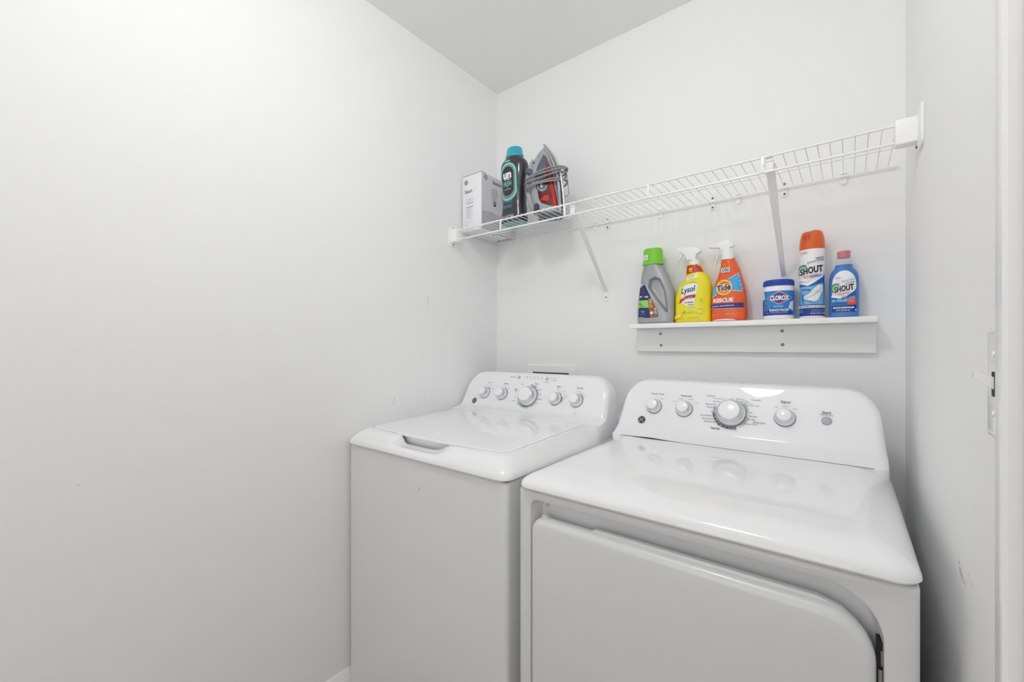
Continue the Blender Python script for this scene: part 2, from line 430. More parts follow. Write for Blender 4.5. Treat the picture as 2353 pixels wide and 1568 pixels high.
m = MB(); m.loft([[(RW-.006, SY-.0045, SZ-.006), (RW-.006, SY+.0045, SZ-.006), (RW-.006, SY+.0045, SZ+.007), (RW-.006, SY-.0045, SZ+.007)],
                  [(RW-.021, SY-.0035, SZ+.0065), (RW-.021, SY+.0035, SZ+.0065), (RW-.020, SY+.0035, SZ+.0125), (RW-.020, SY-.0035, SZ+.0125)]])
obj('toggle', m, plate, t)
for dz in (-.0302, .0302):
    m = MB(); m.lathe([(0, .0062), (.003, .0062), (.0028, .0072), (0, .0076)], (RW, SY, SZ+dz), (-1, 0, 0), 14); obj('screw', m, plate, t)

# ------------------------------------------------------------------ washer and dryer
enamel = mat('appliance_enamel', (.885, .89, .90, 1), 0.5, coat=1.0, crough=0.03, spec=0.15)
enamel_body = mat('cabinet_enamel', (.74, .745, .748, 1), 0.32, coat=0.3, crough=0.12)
pocket_m = mat('dryer_pocket_enamel', (.82, .825, .83, 1), 0.35)
knob_w = mat('knob_white', (.90, .90, .91, 1), 0.2, coat=0.3)
knob_s = mat('knob_silver', rgb(218, 220, 224), 0.2, 0.85)
knob_d = mat('knob_recess_grey', rgb(150, 152, 158), 0.4)  # even grey of the ring behind each knob
K1 = ink(52, 54, 60); K2 = ink(150, 154, 160); KB = ink(88, 146, 214); KW = ink(245, 245, 248); KG = ink(110, 112, 118)
CONS = [(.955, -.325), (.9565, -.312), (.9595, -.298), (.9625, -.2870), (.9665, -.2755), (.9695, -.2700), (.9725, -.2662), (.9755, -.2640), (1.0, -.2517), (1.04, -.2317), (1.0995, -.2019), (1.103, -.1985), (1.106, -.192), (1.107, -.182)]
def console(xa, xb, zb, yback, ztab):
    secs = []; R = .066; zt = ztab[-1][0]
    zs = [zb]+[a[0] for a in ztab]
    ex = [1.02, 1.03, 1.05, 1.06, 1.078, 1.084, 1.095, 1.1015]
    zs = sorted(set(zs+[e for e in ex if zb < e < zt]))
    for z in zs:
        yf = interp(ztab, z)[0]; c0 = zt-R; g = 0.0
        if z > c0: g = R*(1-math.sqrt(max(0, 1-((z-c0)/R)**2)))
        g += .10*max(0, z-.95)
        r = .019
        secs.append([(p, q, z) for p, q in rrect(xa+g, xb-g, yf, yback, (r, r, .006, .006), 8, 12, 3)])
    yf = ztab[-1][1]; g = R*1.06+.0157
    secs.append([(p, q, zt+.0006) for p, q in rrect(xa+g, xb-g, yf+.004, yback-.002, (.008, .008, .004, .004), 8, 12, 3)])
    return secs
def face_fn(ztab):
    def fn(u, z, off):
        y = interp(ztab, z)[0]; y2 = interp(ztab, z+.002)[0]
        d = Vector((0, y2-y, .002)).normalized(); n = Vector((0, -d.z, d.y))
        return (u, y+n.y*off, z+n.z*off)
    return fn
def frame_at(ztab, x, z):
    y = interp(ztab, z)[0]; y2 = interp(ztab, z+.004)[0]; y1 = interp(ztab, z-.004)[0]
    d = Vector((0, y2-y1, .008)).normalized(); return Vector((x, y, z)), Vector((0, -d.z, d.y))
def knob(parent, ztab, x, z, R, mark=70):
    c, n = frame_at(ztab, x, z); c = c-n*.0005; s = R/.0245
    h = .95+.25*(s-1)
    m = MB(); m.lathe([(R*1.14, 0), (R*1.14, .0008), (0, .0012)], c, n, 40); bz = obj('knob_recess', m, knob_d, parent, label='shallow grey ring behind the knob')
    m = MB(); m.lathe([(0, 0.001), (R*1.02, .001), (R*1.05, .004), (R*1.02, .0125*h), (R*.985, .0142*h)], c, n, 44)
    k = obj('knob', m, knob_w, parent)
    m = MB(); m.lathe([(R*.99, .0138*h), (R*.95, .0170*h), (R*.86, .0240*h), (R*.775, .0280*h), (R*.745, .0284*h)], c, n, 44, cap=False)
    obj('knob_ring', m, knob_s, k, label='silver bevel ring')
    m = MB(); m.lathe([(R*.75, .0278*h), (R*.74, .0290*h), (R*.70, .0296*h), (0, .0299*h)], c, n, 40); obj('knob_cap', m, knob_w, k)
    # pointer notch
    a = math.radians(mark); u = Vector((1, 0, 0)); v = n.cross(u)*-1 if n.cross(u).z < 0 else n.cross(u)
    d = u*math.cos(a)+v*math.sin(a); t = n.cross(d)
    p0 = c+d*R*.97+n*.0155*h; p1 = c+d*R*.76+n*.0284*h; wv = t*.0011*s
    m = MB(); m.loft([[tuple(p0-wv), tuple(p0+wv), tuple(p0+wv+n*.0012), tuple(p0-wv+n*.0012)], [tuple(p1-wv), tuple(p1+wv), tuple(p1+wv+n*.0012), tuple(p1-wv+n*.0012)]])
    obj('pointer', m, knob_w, k)
def badge(parent, ztab, x, z):
    c, n = frame_at(ztab, x, z)
    m = MB(); m.lathe([(.0125, 0), (.0125, .0014), (.0112, .0022), (.0102, .0017), (0, .0017)], c, n, 32)
    b_ = obj('maker_badge', m, mat('badge_chrome', rgb(170, 172, 174), .2, 1.0), parent, label='round chrome and black emblem')
    u = Vector((1, 0, 0)); v = Vector((0, -n.z, n.y)) if False else n.cross(u); v = v if v.z > 0 else -v
    fn = lambda a, q, off: tuple(c+u*a+v*q+n*(off+.0017))
    p = Print(fn, .02); p.ell(0, 0, .0102, .0102, ink(28, 28, 30)); W = ink(205, 206, 208)
    for k in range(4):
        a = 45+90*k; p.arc(.0070*math.cos(math.radians(a)), .0070*math.sin(math.radians(a)), .0012, .0022, a-130, a+130, W, 8)
    p.text('GE', 0, 0, .0075, W, width=.0105, bold=.015, shear=.3); p.build('emblem', b_)

def top_shell(x0, x1, y0, yb, prof, slope, yref, r0, mesh_nf=60, final=None, modify=None):
    """prof: (inset_side, inset_front, z, s)"""
    secs = []
    for a, f, z, s in prof:
        r = max(r0-a*.2, .012)
        if final and s >= 1:
            P = final(a)
        else:
            P = rrect(x0+a, x1-a, y0+f, yb, (r, r, .006, .006), 8, mesh_nf, 16)
        secs.append([(p, q, z+s*slope*(q-yref)) for p, q in P])
    if modify: secs = [[modify(p) for p in s_] for s_ in secs]
    return secs

# --- washer
WX0, WX1, WYF, WYB = .008, .703, -.797, -.145
wt = thing('washing_machine', (.355, -.47, 0), 'white top-loading washing machine on the left, with flat lid and five-knob control panel', 'washing machine')
m = MB(); secs = []
for z, g in ((.02, .0), (.876, 0), (.882, .001), (.886, .004)):
    secs.append([(p, q, z) for p, q in rrect(.0135+g, .698-g, -.788+g, WYB+.001, (.014, .014, .004, .004), 8)])
m.loft(secs); m.box(.05, .66, -.74, -.19, .0, .022)
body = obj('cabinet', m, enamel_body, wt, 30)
m = MB(); m.box(.022, .690, -.778, WYB+.01, .8855, .8925); obj('seam', m, dark, wt, label='dark gap under the top panel')
LX0, LX1, LYF, LYB = .048, .648, -.728, -.320
def lidrect(g):
    P = rrect(LX0-g, LX1+g, LYF-g, LYB+g, (.030, .030, .006, .006), 8, 60, 16); out = []
    for x, y in P:
        if y < -.6: y -= .014*max(0, 1-((x-.348)/.30)**2)*min(1, (-.6-y)/.1)
        out.append((x, y))
    return out
def scoop(p):
    x, y, z = p
    # finger recess in the front of the top panel
    if z < .90: return p
    e0 = 1/(1+math.exp(-(x-.243)/.0045)); e1 = 1/(1+math.exp(max(-40, min(40, (x-.418-(-.728-y)*.9)/.014))))
    f = min(1, max(0, (y+.800)/.048)); f = f*f*(3-2*f)
    return (x, y, z-.027*e0*e1*f*(1 if y < -.69 else 0))
prof = [(.007, .007, .8895, 0), (.0025, .0025, .8900, 0), (0, 0, .8935, 0), (.0006, .0006, .8985, 0), (.004, .0035, .9060, .1), (.010, .009, .9140, .2), (.018, .016, .9220, .4),
        (.026, .024, .9290, .6), (.033, .033, .9345, .8), (.037, .042, .9375, .9), (.0395, .050, .9390, .95), (.0401, .058, .9398, .99)]
secs = top_shell(WX0, WX1, WYF, WYB, prof, .0366, -.728, .030, 60)
for g, dz in ((.0045, .9402), (.0022, .9400), (.0016, .9385), (.0016, .905)):
    secs.append([(x, y, dz+(.0366*(y+.728) if dz > .91 else .0366*(y+.728))) for x, y in lidrect(g)])
# add intermediate rows in the front strip for a smooth recess
def densify(secs, k0, k1, n):
    out = []
    for i, s_ in enumerate(secs):
        out.append(s_)
        if k0 <= i < k1:
            for j in range(1, n+1):
                t = j/(n+1); out.append([tuple(a*(1-t)+b*t for a, b in zip(p, q)) for p, q in zip(s_, secs[i+1])])
    return out
secs = densify(secs, 4, 12, 2); secs = [[scoop(p) for p in s_] for s_ in secs]
m = MB(); m.loft(secs, True, True); obj('top_panel', m, enamel, wt, 40)
m = MB(); secs = []
for g, dz in ((-.016, .902), (-.012, .931), (-.0012, .9355), (-.0006, .9395), (-.0012, .9408), (-.0035, .9417), (-.010, .9420)):
    secs.append([(x, y, dz+.0366*(y+.728)) for x, y in lidrect(g)])
m.loft(secs); obj('lid', m, enamel, wt, 40)
m = MB(); m.loft(console(.012, .701, .90, -.158, CONS)); cp = obj('control_panel', m, enamel, wt, 40)
for x, R, mk in ((.139, .0225, 75), (.232, .0225, 60), (.364, .0375, 200), (.489, .0225, 130), (.577, .0225, 75)): knob(cp, CONS, x, 1.0218, R, mk)
badge(cp, CONS, .0943, .9863)
for x, lab in ((.2925, 'round grey push button at left of the indicator dots'), (.428, 'round grey push button at right of the indicator dots')):
    c, n = frame_at(CONS, x, 1.0905)
    m = MB(); m.lathe([(.0078, 0), (.0078, .0006), (.0068, .0010), (.0066, .0022), (0, .0026)], c, n, 28); obj('push_button', m, mat('button_grey', rgb(190, 191, 196), .35), cp, label=lab)
p = Print(face_fn(CONS), .03)
def T(s, x, z, h=.0042, c=K1, w=None, **k): p.text(s, x, z, h*.9, c, width=w, **k)
T('Deep Fill', .2615, 1.0906, .0050, KB, .026, bold=.02); T('Water Level', .1462, 1.0635, .0048, KB, .026); T('Temperature', .237, 1.0635, .0050, K1, .028, bold=.01)
for x in (.3158, .3341, .3527, .3705, .389, .4065): p.ell(x, 1.0892, .0013, .0014, K1)
for s, x in (('Sensing', .3295), ('Fill', .3477), ('Wash', .3672), ('Rinse', .3852), ('Spin', .4039)): T(s, x, 1.0948, .0034, KG)
for z, s in ((1.0937, 'Wash'), (1.0860, 'Lid Locked')):
    p.ell(.4455, z, .0012, .0013, K1); T(s, .4600 if s == 'Wash' else .4640, z, .0034, KG, .012 if s == 'Wash' else .024)
T('Push to Start', .430, 1.0774, .0038, KG, .026)
T('Colors', .3877, 1.0692, .005, K1, .018, bold=.01); T('Normal', .3640, 1.0651, .0035, K1, .012); T('Light', .3887, 1.0601, .0034, K1)
for s, x, z, w_ in (('Delicates', .4106, 1.0496, .018), ('Casuals', .4148, 1.0335, .016), ('Bulky Wash', .4189, 1.015, .022), ('Rinse & Spin', .4083, 1.0004, .023), ('Drain & Spin', .3878, .9908, .022),
                    ('Speed Wash', .351, .9859, .021), ('Jeans', .3264, .9913, .011), ('Active Wear', .3000, 1.001, .022), ('Soak', .3050, 1.0158, .010), ('Heavy', .3000, 1.0354, .012), ('Medium', .3220, 1.0640, .016)):
    T(s, x, z, .0036, K1, w_)
T('Whites', .2975, 1.0435, .0046, K1, .015, bold=.02)
T('Options', .4913, 1.065, .0048, K1, .019, bold=.01); T('Auto Soak', .5807, 1.0644, .0048, K1, .025, bold=.01)
for s, x, z, w_ in (('Extra Rinse', .5181, 1.0489, .017), ('Extra', .4916, 1.0544, .009), ('Fabric Softener', .5285, 1.0374, .016), ('Extra Spin', .5315, 1.0310, .015), ('Off', .5262, 1.0248, .007),
                    ('30 Min', .5789, 1.0522, .012), ('1 Hr', .5982, 1.0476, .007), ('2 Hr', .6104, 1.0379, .007), ('Med', .1443, 1.0515, .007), ('High', .1640, 1.0480, .008), ('Precise', .1780, 1.0380, .013),
                    ('Cold', .2347, 1.0520, .008), ('Cool', .2610, 1.0437, .008), ('Warm', .2674, 1.0252, .010), ('Hot', .2633, 1.0145, .007), ('Tap', .2526, 1.0066, .006)):
    T(s, x, z, .0032, KG, w_)
def marks(cx, cz, r, w_, a0, a1, c): p.arc(cx, cz, r, r+w_, a0, a1, c, 20, sz=.90)
marks(.364, 1.0218, .0445, .0022, 55, 85, K1); marks(.364, 1.0218, .0445, .0018, -60, 40, K2); marks(.364, 1.0218, .0440, .003, 195, 290, K2)
marks(.139, 1.0218, .0285, .0012, 0, 60, K2); marks(.232, 1.0218, .0290, .0016, -50, 70, K2); marks(.489, 1.0218, .0285, .0012, 40, 70, K2); marks(.489, 1.0218, .0290, .0022, -25, 15, K1); marks(.577, 1.0218, .0290, .0014, 10, 75, K2)
p.arc(.5855, .9763, .0046, .0053, 20, 330, K2, 20); p.line([(.582, .976), (.5890, .978)], .0008, K2)
p.build('panel_printing', cp)
# mark on the cabinet front
pf = Print(lambda u, z, off: (u, -.788-off, z), .05); sm = ink(95, 95, 98)
pf.poly([(.3745, .8035), (.3765, .8055), (.3800, .8120), (.3785, .8125), (.3775, .8085)], sm); pf.poly([(.379, .811), (.3805, .813), (.3795, .815), (.378, .813)], sm)
pf.build('scratch', body, 'small dark scratch on the cabinet front')

# --- dryer
DX0, DX1, DYF, DYB = .731, 1.420, -.797, -.120
dt = thing('clothes_dryer', (1.075, -.45, 0), 'white front-loading clothes dryer on the right, with wide door and four-knob control panel', 'clothes dryer')
bx0, bx1, bz0, bz1 = .7335, 1.4160, .02, .886
ox0, ox1, oz0, oz1 = .767, 1.378, .30, .866
def xz(x0_, x1_, z0_, z1_, y, r): return [(p, y, q) for p, q in rrect(x0_, x1_, z0_, z1_, r, 10, 1)]
m = MB()
m.loft([xz(bx0, bx1, bz0, bz1, DYB+.001, .003), xz(bx0, bx1, bz0, bz1, -.777, .003), xz(bx0+.0015, bx1-.0015, bz0, bz1-.001, -.782, .004), xz(bx0+.006, bx1-.006, bz0+.006, bz1-.005, -.7855, .006),
        xz(ox0-.004, ox1+.004, oz0-.004, oz1+.004, -.7855, (.03, .03, .074, .024)), xz(ox0-.0008, ox1+.0008, oz0, oz1+.0008, -.7842, (.03, .03, .071, .021)), xz(ox0, ox1, oz0, oz1, -.781, (.03, .03, .070, .020))], True, False)
m.box(.78, 1.37, -.74, -.17, 0, .022)
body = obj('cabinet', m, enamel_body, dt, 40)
m = MB(); m.loft([xz(ox0, ox1, oz0, oz1, -.7815, (.03, .03, .070, .020)), xz(ox0+.003, ox1-.003, oz0, oz1-.004, -.756, (.03, .03, .067, .020)), xz(ox0+.009, ox1-.009, oz0+.01, oz1-.010, -.748, (.03, .03, .061, .016))], False, True)
pk = obj('door_pocket', m, pocket_m, body, 40, 'grey recessed pocket around the door')
m = MB(); m.box(.742, 1.408, -.775, DYB+.012, .8855, .8925); obj('seam', m, dark, dt, label='dark gap under the top panel')
dx0, dx1, dz1 = .772, 1.3705, .8285
m = MB()
rr = lambda g: (.03, .03, .064-g*.7, .030-g*.6)
m.loft([xz(dx0+.004, dx1-.004, .306, dz1-.003, -.762, rr(.004)), xz(dx0, dx1, .304, dz1, -.772, rr(0)), xz(dx0, dx1, .304, dz1, -.781, rr(0)), xz(dx0+.0012, dx1-.0012, .305, dz1-.0014, -.786, rr(.0012)),
        xz(dx0+.004, dx1-.004, .308, dz1-.0045, -.7905, rr(.004)), xz(dx0+.008, dx1-.008, .312, dz1-.0095, -.7935, rr(.008)), xz(dx0+.013, dx1-.013, .317, dz1-.016, -.7945, rr(.013))])
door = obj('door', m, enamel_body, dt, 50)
m = MB(); m.prism([(.915, .79), (.916, .8275), (.924, .8335), (1.30, .8335), (1.330, .826), (1.350, .81), (1.356, .79)], -.777, -.7635, .0018)
m.prism([(.790, .79), (.790, .8300), (.7965, .8345), (.8025, .8305), (.810, .8275), (.810, .79)], -.7745, -.7635, .0012)
obj('door_liner', m, enamel_body, door, 40, 'inner lip behind the door top with a finger notch at the left')
hm = mat('hinge_metal', rgb(165, 165, 168), .3, 1.0)
for z in (.752,):
    m = MB(); m.box(1.3705, 1.3785, -.778, -.757, z-.055, z+.042); h = obj('hinge', m, dark, door, label='dark hinge slot at the right edge of the door')
    m = MB(); m.lathe([(0, 0), (.0028, 0), (.0028, .05), (0, .05)], (1.3745, -.780, z-.045), (0, 0, 1), 12); m.lathe([(0, 0), (.0022, 0), (.0022, .022), (0, .022)], (1.3768, -.779, z+.010), (0, 0, 1), 12)
    obj('hinge_pin', m, hm, h)
prof = [(.007, .007, .8895, 0), (.0025, .0025, .8900, 0), (0, 0, .8935, 0), (.0006, .0006, .8985, 0), (.004, .0035, .9050, .1), (.011, .010, .9115, .2), (.020, .020, .9170, .35),
        (.032, .034, .9220, .55), (.045, .050, .9255, .75), (.058, .068, .9280, .9), (.070, .085, .9292, .97), (.082, .100, .9296, 1.0)]
secs = top_shell(DX0, DX1, DYF, DYB, prof, .022, -.70, .034, 30)
m = MB(); m.loft(secs, True, True); obj('top_panel', m, enamel, dt, 40)
DC = [(.9355, -.3130), (.9375, -.3120), (.944, -.2970), (.952, -.2845), (.9585, -.2755), (.9635, -.2708), (.9680, -.2678)]+CONS[8:]
m = MB(); m.loft(console(.741, 1.412, .90, -.148, DC)); cp = obj('control_panel', m, enamel, dt, 40)
# fine seam where the console meets the deck, opening towards the left
m = MB(); N_ = 24; top = []; bot = []
for i in range(N_+1):
    x = .775+(1.385-.775)*i/N_; g = .0001+.0026*math.exp(-((x-.868)/.045)**2); z = .9296+.022*.387
    top.append((x, -.3136, z+.0005+g*.9)); bot.append((x, -.3155-g*1.2, z+.0001))
m.loft([top, bot], False, False, closed=False); obj('seam', m, dark, cp, label='thin dark joint under the control panel')
for x, R, mk in ((.8555, .0215, 100), (.9475, .0225, 65), (1.0757, .0365, 170), (1.2059, .0225, 100)): knob(cp, DC, x, 1.0255, R, mk)
badge(cp, DC, .8232, .9828)
c, n = frame_at(DC, 1.2955, 1.0265)
m = MB(); m.lathe([(.0115, 0), (.0115, .0006), (.0104, .0010), (.0102, .0026), (.0092, .0032), (0, .0034)], c, n, 32); obj('start_button', m, mat('start_button_grey', rgb(176, 181, 190), .35), cp, label='round grey start button')
p = Print(face_fn(DC), .03)
T('Extended Tumble', .8602, 1.0640, .0052, K1, .041, bold=.005); T('Temperature', .9482, 1.064, .0054, K1, .034, bold=.01); T('Cottons', 1.0185, 1.069, .0056, KB, .022, bold=.01)
T('Towels/Sheets', 1.0407, 1.0622, .0036, K2, .029); T('Off', 1.0762, 1.0652, .0034, K2, .007); T('More Dry', 1.0973, 1.0651, .0042, K1, .021); T('Casuals', 1.1359, 1.0655, .0052, K2, .023, bold=.01)
T('Less Dry', 1.0351, 1.0539, .0042, K1, .019); T('Less Dry', 1.1081, 1.0597, .0042, K1, .020); T('Optimum Dry', 1.0205, 1.0453, .0042, K1, .029); T('Damp Dry', 1.1189, 1.0550, .0034, K2, .020); T('Extended Tumble', 1.1289, 1.0500, .0034, KG, .032)
T('More Dry', 1.0205, 1.0368, .0042, K1, .020); T('Off', 1.0255, 1.0253, .0036, KG, .006); T('Off', 1.1260, 1.0309, .0036, KG, .007); T('Quick Fluff 10', 1.0110, 1.0135, .0042, K1, .030); T('More Dry', 1.1317, 1.0218, .0044, K1, .022)
T('Dewrinkle 20', 1.0165, 1.0048, .0042, K1, .029); T('Less Dry', 1.1284, 1.0135, .0044, K1, .020); T('Damp Dry 30', 1.0225, .9975, .0042, K1, .029); T('Delicates', 1.1475, 1.0069, .0052, K2, .028, bold=.01)
T('Extended Tumble', 1.1283, 1.0012, .0034, KG, .031); T('Time Dry', 1.0400, .9810, .0052, K1, .025, bold=.025, shear=.2)
for s, x, z in (('40', 1.0465, .9921), ('50', 1.0563, .9885), ('60', 1.0675, .9860), ('70', 1.0793, .9860), ('80', 1.0908, .9877)): T(s, x, z, .0044, K1, .006)
T('Min.', 1.0917, .9822, .0040, K1, .008); T('Off', 1.1006, .9926, .0034, KG, .006)
T('Signal', 1.2059, 1.0651, .0062, K1, .022, bold=.012); T('Off', 1.1855, 1.0500, .0036, KG, .007); T('Medium', 1.2056, 1.0545, .0036, KG, .018); T('Loud', 1.2280, 1.0490, .0040, KG, .010)
T('Start', 1.2952, 1.0455, .0066, K1, .019, bold=.015); T('Push to Start', 1.2955, 1.0398, .0038, KG, .028)
T('On', .8775, 1.0491, .0036, KG, .006); T('Cottons', .9337, 1.0533, .0034, KG, .013); T('Delicates', .9650, 1.0537, .0034, KG, .015); T('Easy Care', .9180, 1.0449, .0034, KG, .013); T('Air Fluff', .9805, 1.0442, .0036, KG, .013)
marks(1.0757, 1.0255, .0425, .0046, 182, 292, K1)
for a in (186, 204, 217, 229, 243, 257, 271, 285): p.ell(1.0757+.0448*math.cos(math.radians(a)), 1.0255+.0448*.9*math.sin(math.radians(a)), .0011, .0011, KW, n=10)
marks(1.0757, 1.0255, .0425, .0034, -50, -8, K2); marks(1.0757, 1.0255, .0425, .0028, 10, 45, K2); marks(1.0757, 1.0255, .0425, .0030, 160, 178, KB)
p.ell(1.0757+.0448, 1.0275, .0012, .0012, K1, n=10); p.ell(1.0757+.0438, 1.018, .0011, .0011, KW, n=10); p.ell(1.0757+.0418, 1.011, .0011, .0011, KW, n=10)
p.build('panel_printing', cp)
# lint smudge in the top left corner of the pocket
pf = Print(lambda u, z, off: (u, -.748-off, z), .05); random.seed(9)
for i in range(26):
    a = random.random()*6.28; r = .0075*random.random()**.6; g = random.randint(95, 150)
    x, z = .7895+r*math.cos(a)*.9, .8475+r*math.sin(a)*.8; q = random.uniform(.0003, .0011)
    pf.poly([(x+q*random.uniform(.6, 1.3)*math.cos(k), z+q*random.uniform(.6, 1.3)*math.sin(k)) for k in (0, 1.2, 2.4, 3.8, 5.0)], ink(g//10*10, g//10*10, g//10*10))
pf.build('smudge', pk, 'dark lint smudge in the pocket corner')

# ------------------------------------------------------------------ wall boxes behind the machines
t = thing('washer_outlet_box', (.312, 0, .98), 'white recessed plumbing box on the back wall behind the washer console', 'outlet box')
bw = mat('outlet_box_plastic', (.93, .93, .925, 1), .35)
m = MB()
F = lambda x0, x1, z0, z1, y: [(p, y, q) for p, q in rrect(x0, x1, z0, z1, .004)]
m.loft([F(.187, .437, .88, 1.1345, -.0003), F(.187, .437, .88, 1.1345, -.0045), F(.189, .435, .882, 1.1325, -.0062), F(.215, .407, .905, 1.1025, -.0062), F(.217, .405, .907, 1.1005, -.0045), F(.217, .405, .907, 1.1005, -.0020)], True, False)
obj('frame', m, bw, t)
m = MB(); m.box(.2165, .4055, -.0024, -.0012, .9065, 1.101); obj('recess', m, dark, t, label='dark sheet standing for the shade in the box opening')  # flat dark sheet paints the shadow inside the box
t = thing('dryer_outlet', (.69, 0, .88), 'white outlet cover low on the back wall between the two machines', 'outlet')
m = MB(); m.box(.605, .78, -.011, -.0003, .83, .9385, .002); obj('cover', m, bw, t)

# ------------------------------------------------------------------ wire shelf
wire = mat('shelf_wire_coating', (.92, .92, .915, 1), .3, coat=.2)
SZT = 1.708
sh = thing('wire_shelf', (.73, -.15, SZT), 'long white coated wire shelf across the back wall', 'shelf')
m = MB(); x = .0125; n = 0
while x < 1.445:
    y1 = -.3045
    pts = [(x, -.0085, SZT+.0055), (x, -.013, SZT+.0052), (x, -.294, SZT+.0048), (x, -.3005, SZT+.0048), (x, y1+.0002, SZT+.0030), (x, y1+.0002, SZT-.0012)]
    m.tube(pts, .00115, 6); x += .02435; n += 1
obj('wire_deck', m, wire, sh, 60)
def rail(name, y, z, r, x0=.006, x1=1.4455):
    m = MB(); m.tube([(x0, y, z), (x1, y, z)], r, 12); return obj(name, m, wire, sh, 60)
rail('front_rail', -.3005, SZT+.0005, .0031, .03); rail('lip_rail', -.3005, 1.669, .0032, .03)
rail('back_rail', -.0095, SZT+.0025, .0024); rail('middle_rail', -.155, SZT+.0023, .0019, .012, 1.4455)
for x in (.275, .565, .860, 1.163):
    m = MB(); m.prism([(x-.0035, 1.668), (x+.0035, 1.668), (x+.0035, SZT+.001), (x-.0035, SZT+.001)], -.3055, -.3020, .0012)
    obj('lip_spacer', m, wire, sh, label='flat upright strip joining the two front rails')
# support braces
brace_m = mat('brace_coating', (.86, .86, .865, 1), .4)
for xt, xb_, lab in ((.592, .576, 'left diagonal support brace'), (1.177, 1.179, 'right diagonal support brace')):
    m = MB(); A = Vector((xt, -.2965, 1.700)); B = Vector((xb_, -.004, 1.438))
    secs = []
    for t_, wd in ((0, .0095), (.06, .0110), (.5, .0085), (.93, .0070), (1, .0070)):
        P = A.lerp(B, t_); d = (B-A).normalized(); up = Vector((0, d.z, -d.y)) if d.y > 0 else Vector((0, 0, 1)); up = Vector((0, -d.z, d.y)); sd = Vector((1, 0, 0))
        dp = .0050
        secs.append([tuple(P-sd*wd-up*0), tuple(P-sd*wd*.75-up*dp), tuple(P+sd*wd*.75-up*dp), tuple(P+sd*wd), tuple(P+sd*wd-up*.0-up*-.0012), tuple(P+sd*(wd-.0016)+up*.0006-up*(dp-.002)), tuple(P-sd*(wd-.0016)+up*.0006-up*(dp-.002)), tuple(P-sd*wd+up*.0012)])
    m.loft(secs)
    br_ = obj('support_brace', m, brace_m, sh, 30, lab)
    m = MB(); m.prism([(xt-.0095, 1.664), (xt+.0095, 1.664), (xt+.0095, 1.703), (xt+.006, 1.7075), (xt-.006, 1.7075), (xt-.0095, 1.703)], -.2970, -.2955, .0004)
    obj('hook_plate', m, brace_m, br_)
    m = MB(); m.prism([(xb_-.0085, 1.402), (xb_-.0060, 1.399), (xb_+.0060, 1.399), (xb_+.0085, 1.402), (xb_+.0085, 1.443), (xb_+.004, 1.450), (xb_-.004, 1.450), (xb_-.0085, 1.443)], -.0030, -.0002, .0008)
    fp = obj('foot_plate', m, wire, br_)
    m = MB(); m.lathe([(0, 0), (.0030, 0), (.0030, .0012), (.0012, .0022), (0, .0018)], (xb_, -.0028, 1.413), (0, -1, 0), 14); obj('screw', m, screw_m, fp)
# wall clips
clip_m = mat('clip_plastic', (.93, .93, .925, 1), .35)
def clip(x, two):
    m = MB(); m.lathe([(.0050, 0), (.0050, .017)], (x-.0085+.0, -.0095, SZT+.0025), (1, 0, 0), 16)
    if two:
        m.prism([(x-.0085, 1.688), (x-.006, 1.684), (x+.006, 1.684), (x+.0085, 1.688), (x+.0085, 1.700), (x+.0065, 1.705), (x+.0065, 1.722), (x+.004, 1.731), (x-.004, 1.731), (x-.0065, 1.722), (x-.0065, 1.705), (x-.0085, 1.700)], -.0055, -.0003, .0012)
    else:
        m.prism([(x-.007, 1.692), (x-.004, 1.689), (x+.004, 1.689), (x+.007, 1.692), (x+.007, 1.724), (x+.003, 1.732), (x-.003, 1.732), (x-.007, 1.724)], -.0055, -.0003, .0012)
        m.box(x-.0065, x+.0065, -.016, -.004, 1.716, 1.7195, .0008)
    c_ = obj('wall_clip', m, clip_m, sh, 35, 'wall clip with two screws' if two else 'small wall clip')
    if two:
        for z in (1.692, 1.7235):
            m = MB(); m.lathe([(0, 0), (.0034, 0), (.0034, .0014), (.0016, .0024), (0, .0018)], (x, -.0052, z), (0, -1, 0), 14); obj('screw', m, screw_m, c_)
for x in (.133, .419, .527, .795, 1.052, 1.328): clip(x, False)
for x in (.583, .973, 1.182): clip(x, True)
# end brackets on the side walls
for side in (0, 1):
    X = 0 if side == 0 else RW; s = 1 if side == 0 else -1
    m = MB(); zt = 1.728 if side == 0 else 1.722; zb = 1.645 if side == 0 else 1.636; ya, yb2 = (-.322, -.262) if side == 0 else (-.368, -.300)
    secs = []
    for d, g in ((.0003, 0), (.0035, 0), (.0048, .0015)):
        secs.append([(X+s*d, p, q) for p, q in rrect(ya+g, yb2-g, zb+g, zt-g, .010)])
    m.loft(secs)
    xo = .040 if side == 0 else .041
    a, b_ = X+s*.003, X+s*xo
    secs = []
    for xx, g in ((a, 0), (X+s*(xo-.003), 0), (X+s*(xo-.0008), .0008), (b_, .0025)):
        secs.append([(xx, p, q) for p, q in rrect(-.3125+g, -.282-g, 1.6605+g, 1.7170-g, .004)])
    m.loft(secs)
    lab = 'left end bracket screwed to the wall' if side == 0 else 'right end bracket screwed to the wall'
    e = obj('end_bracket', m, clip_m, sh, 35, lab)
    for z in ((1.7235-.001, 1.653) if side == 0 else (1.7165-.004, 1.649)):
        yy_ = -.296 if side == 0 else -.306
        m = MB(); m.lathe([(0, 0), (.0034, 0), (.0034, .0016), (.0014, .0032), (0, .0026)], (X+s*.0046, yy_, z), (s, 0, 0), 14); obj('screw', m, screw_m, e)

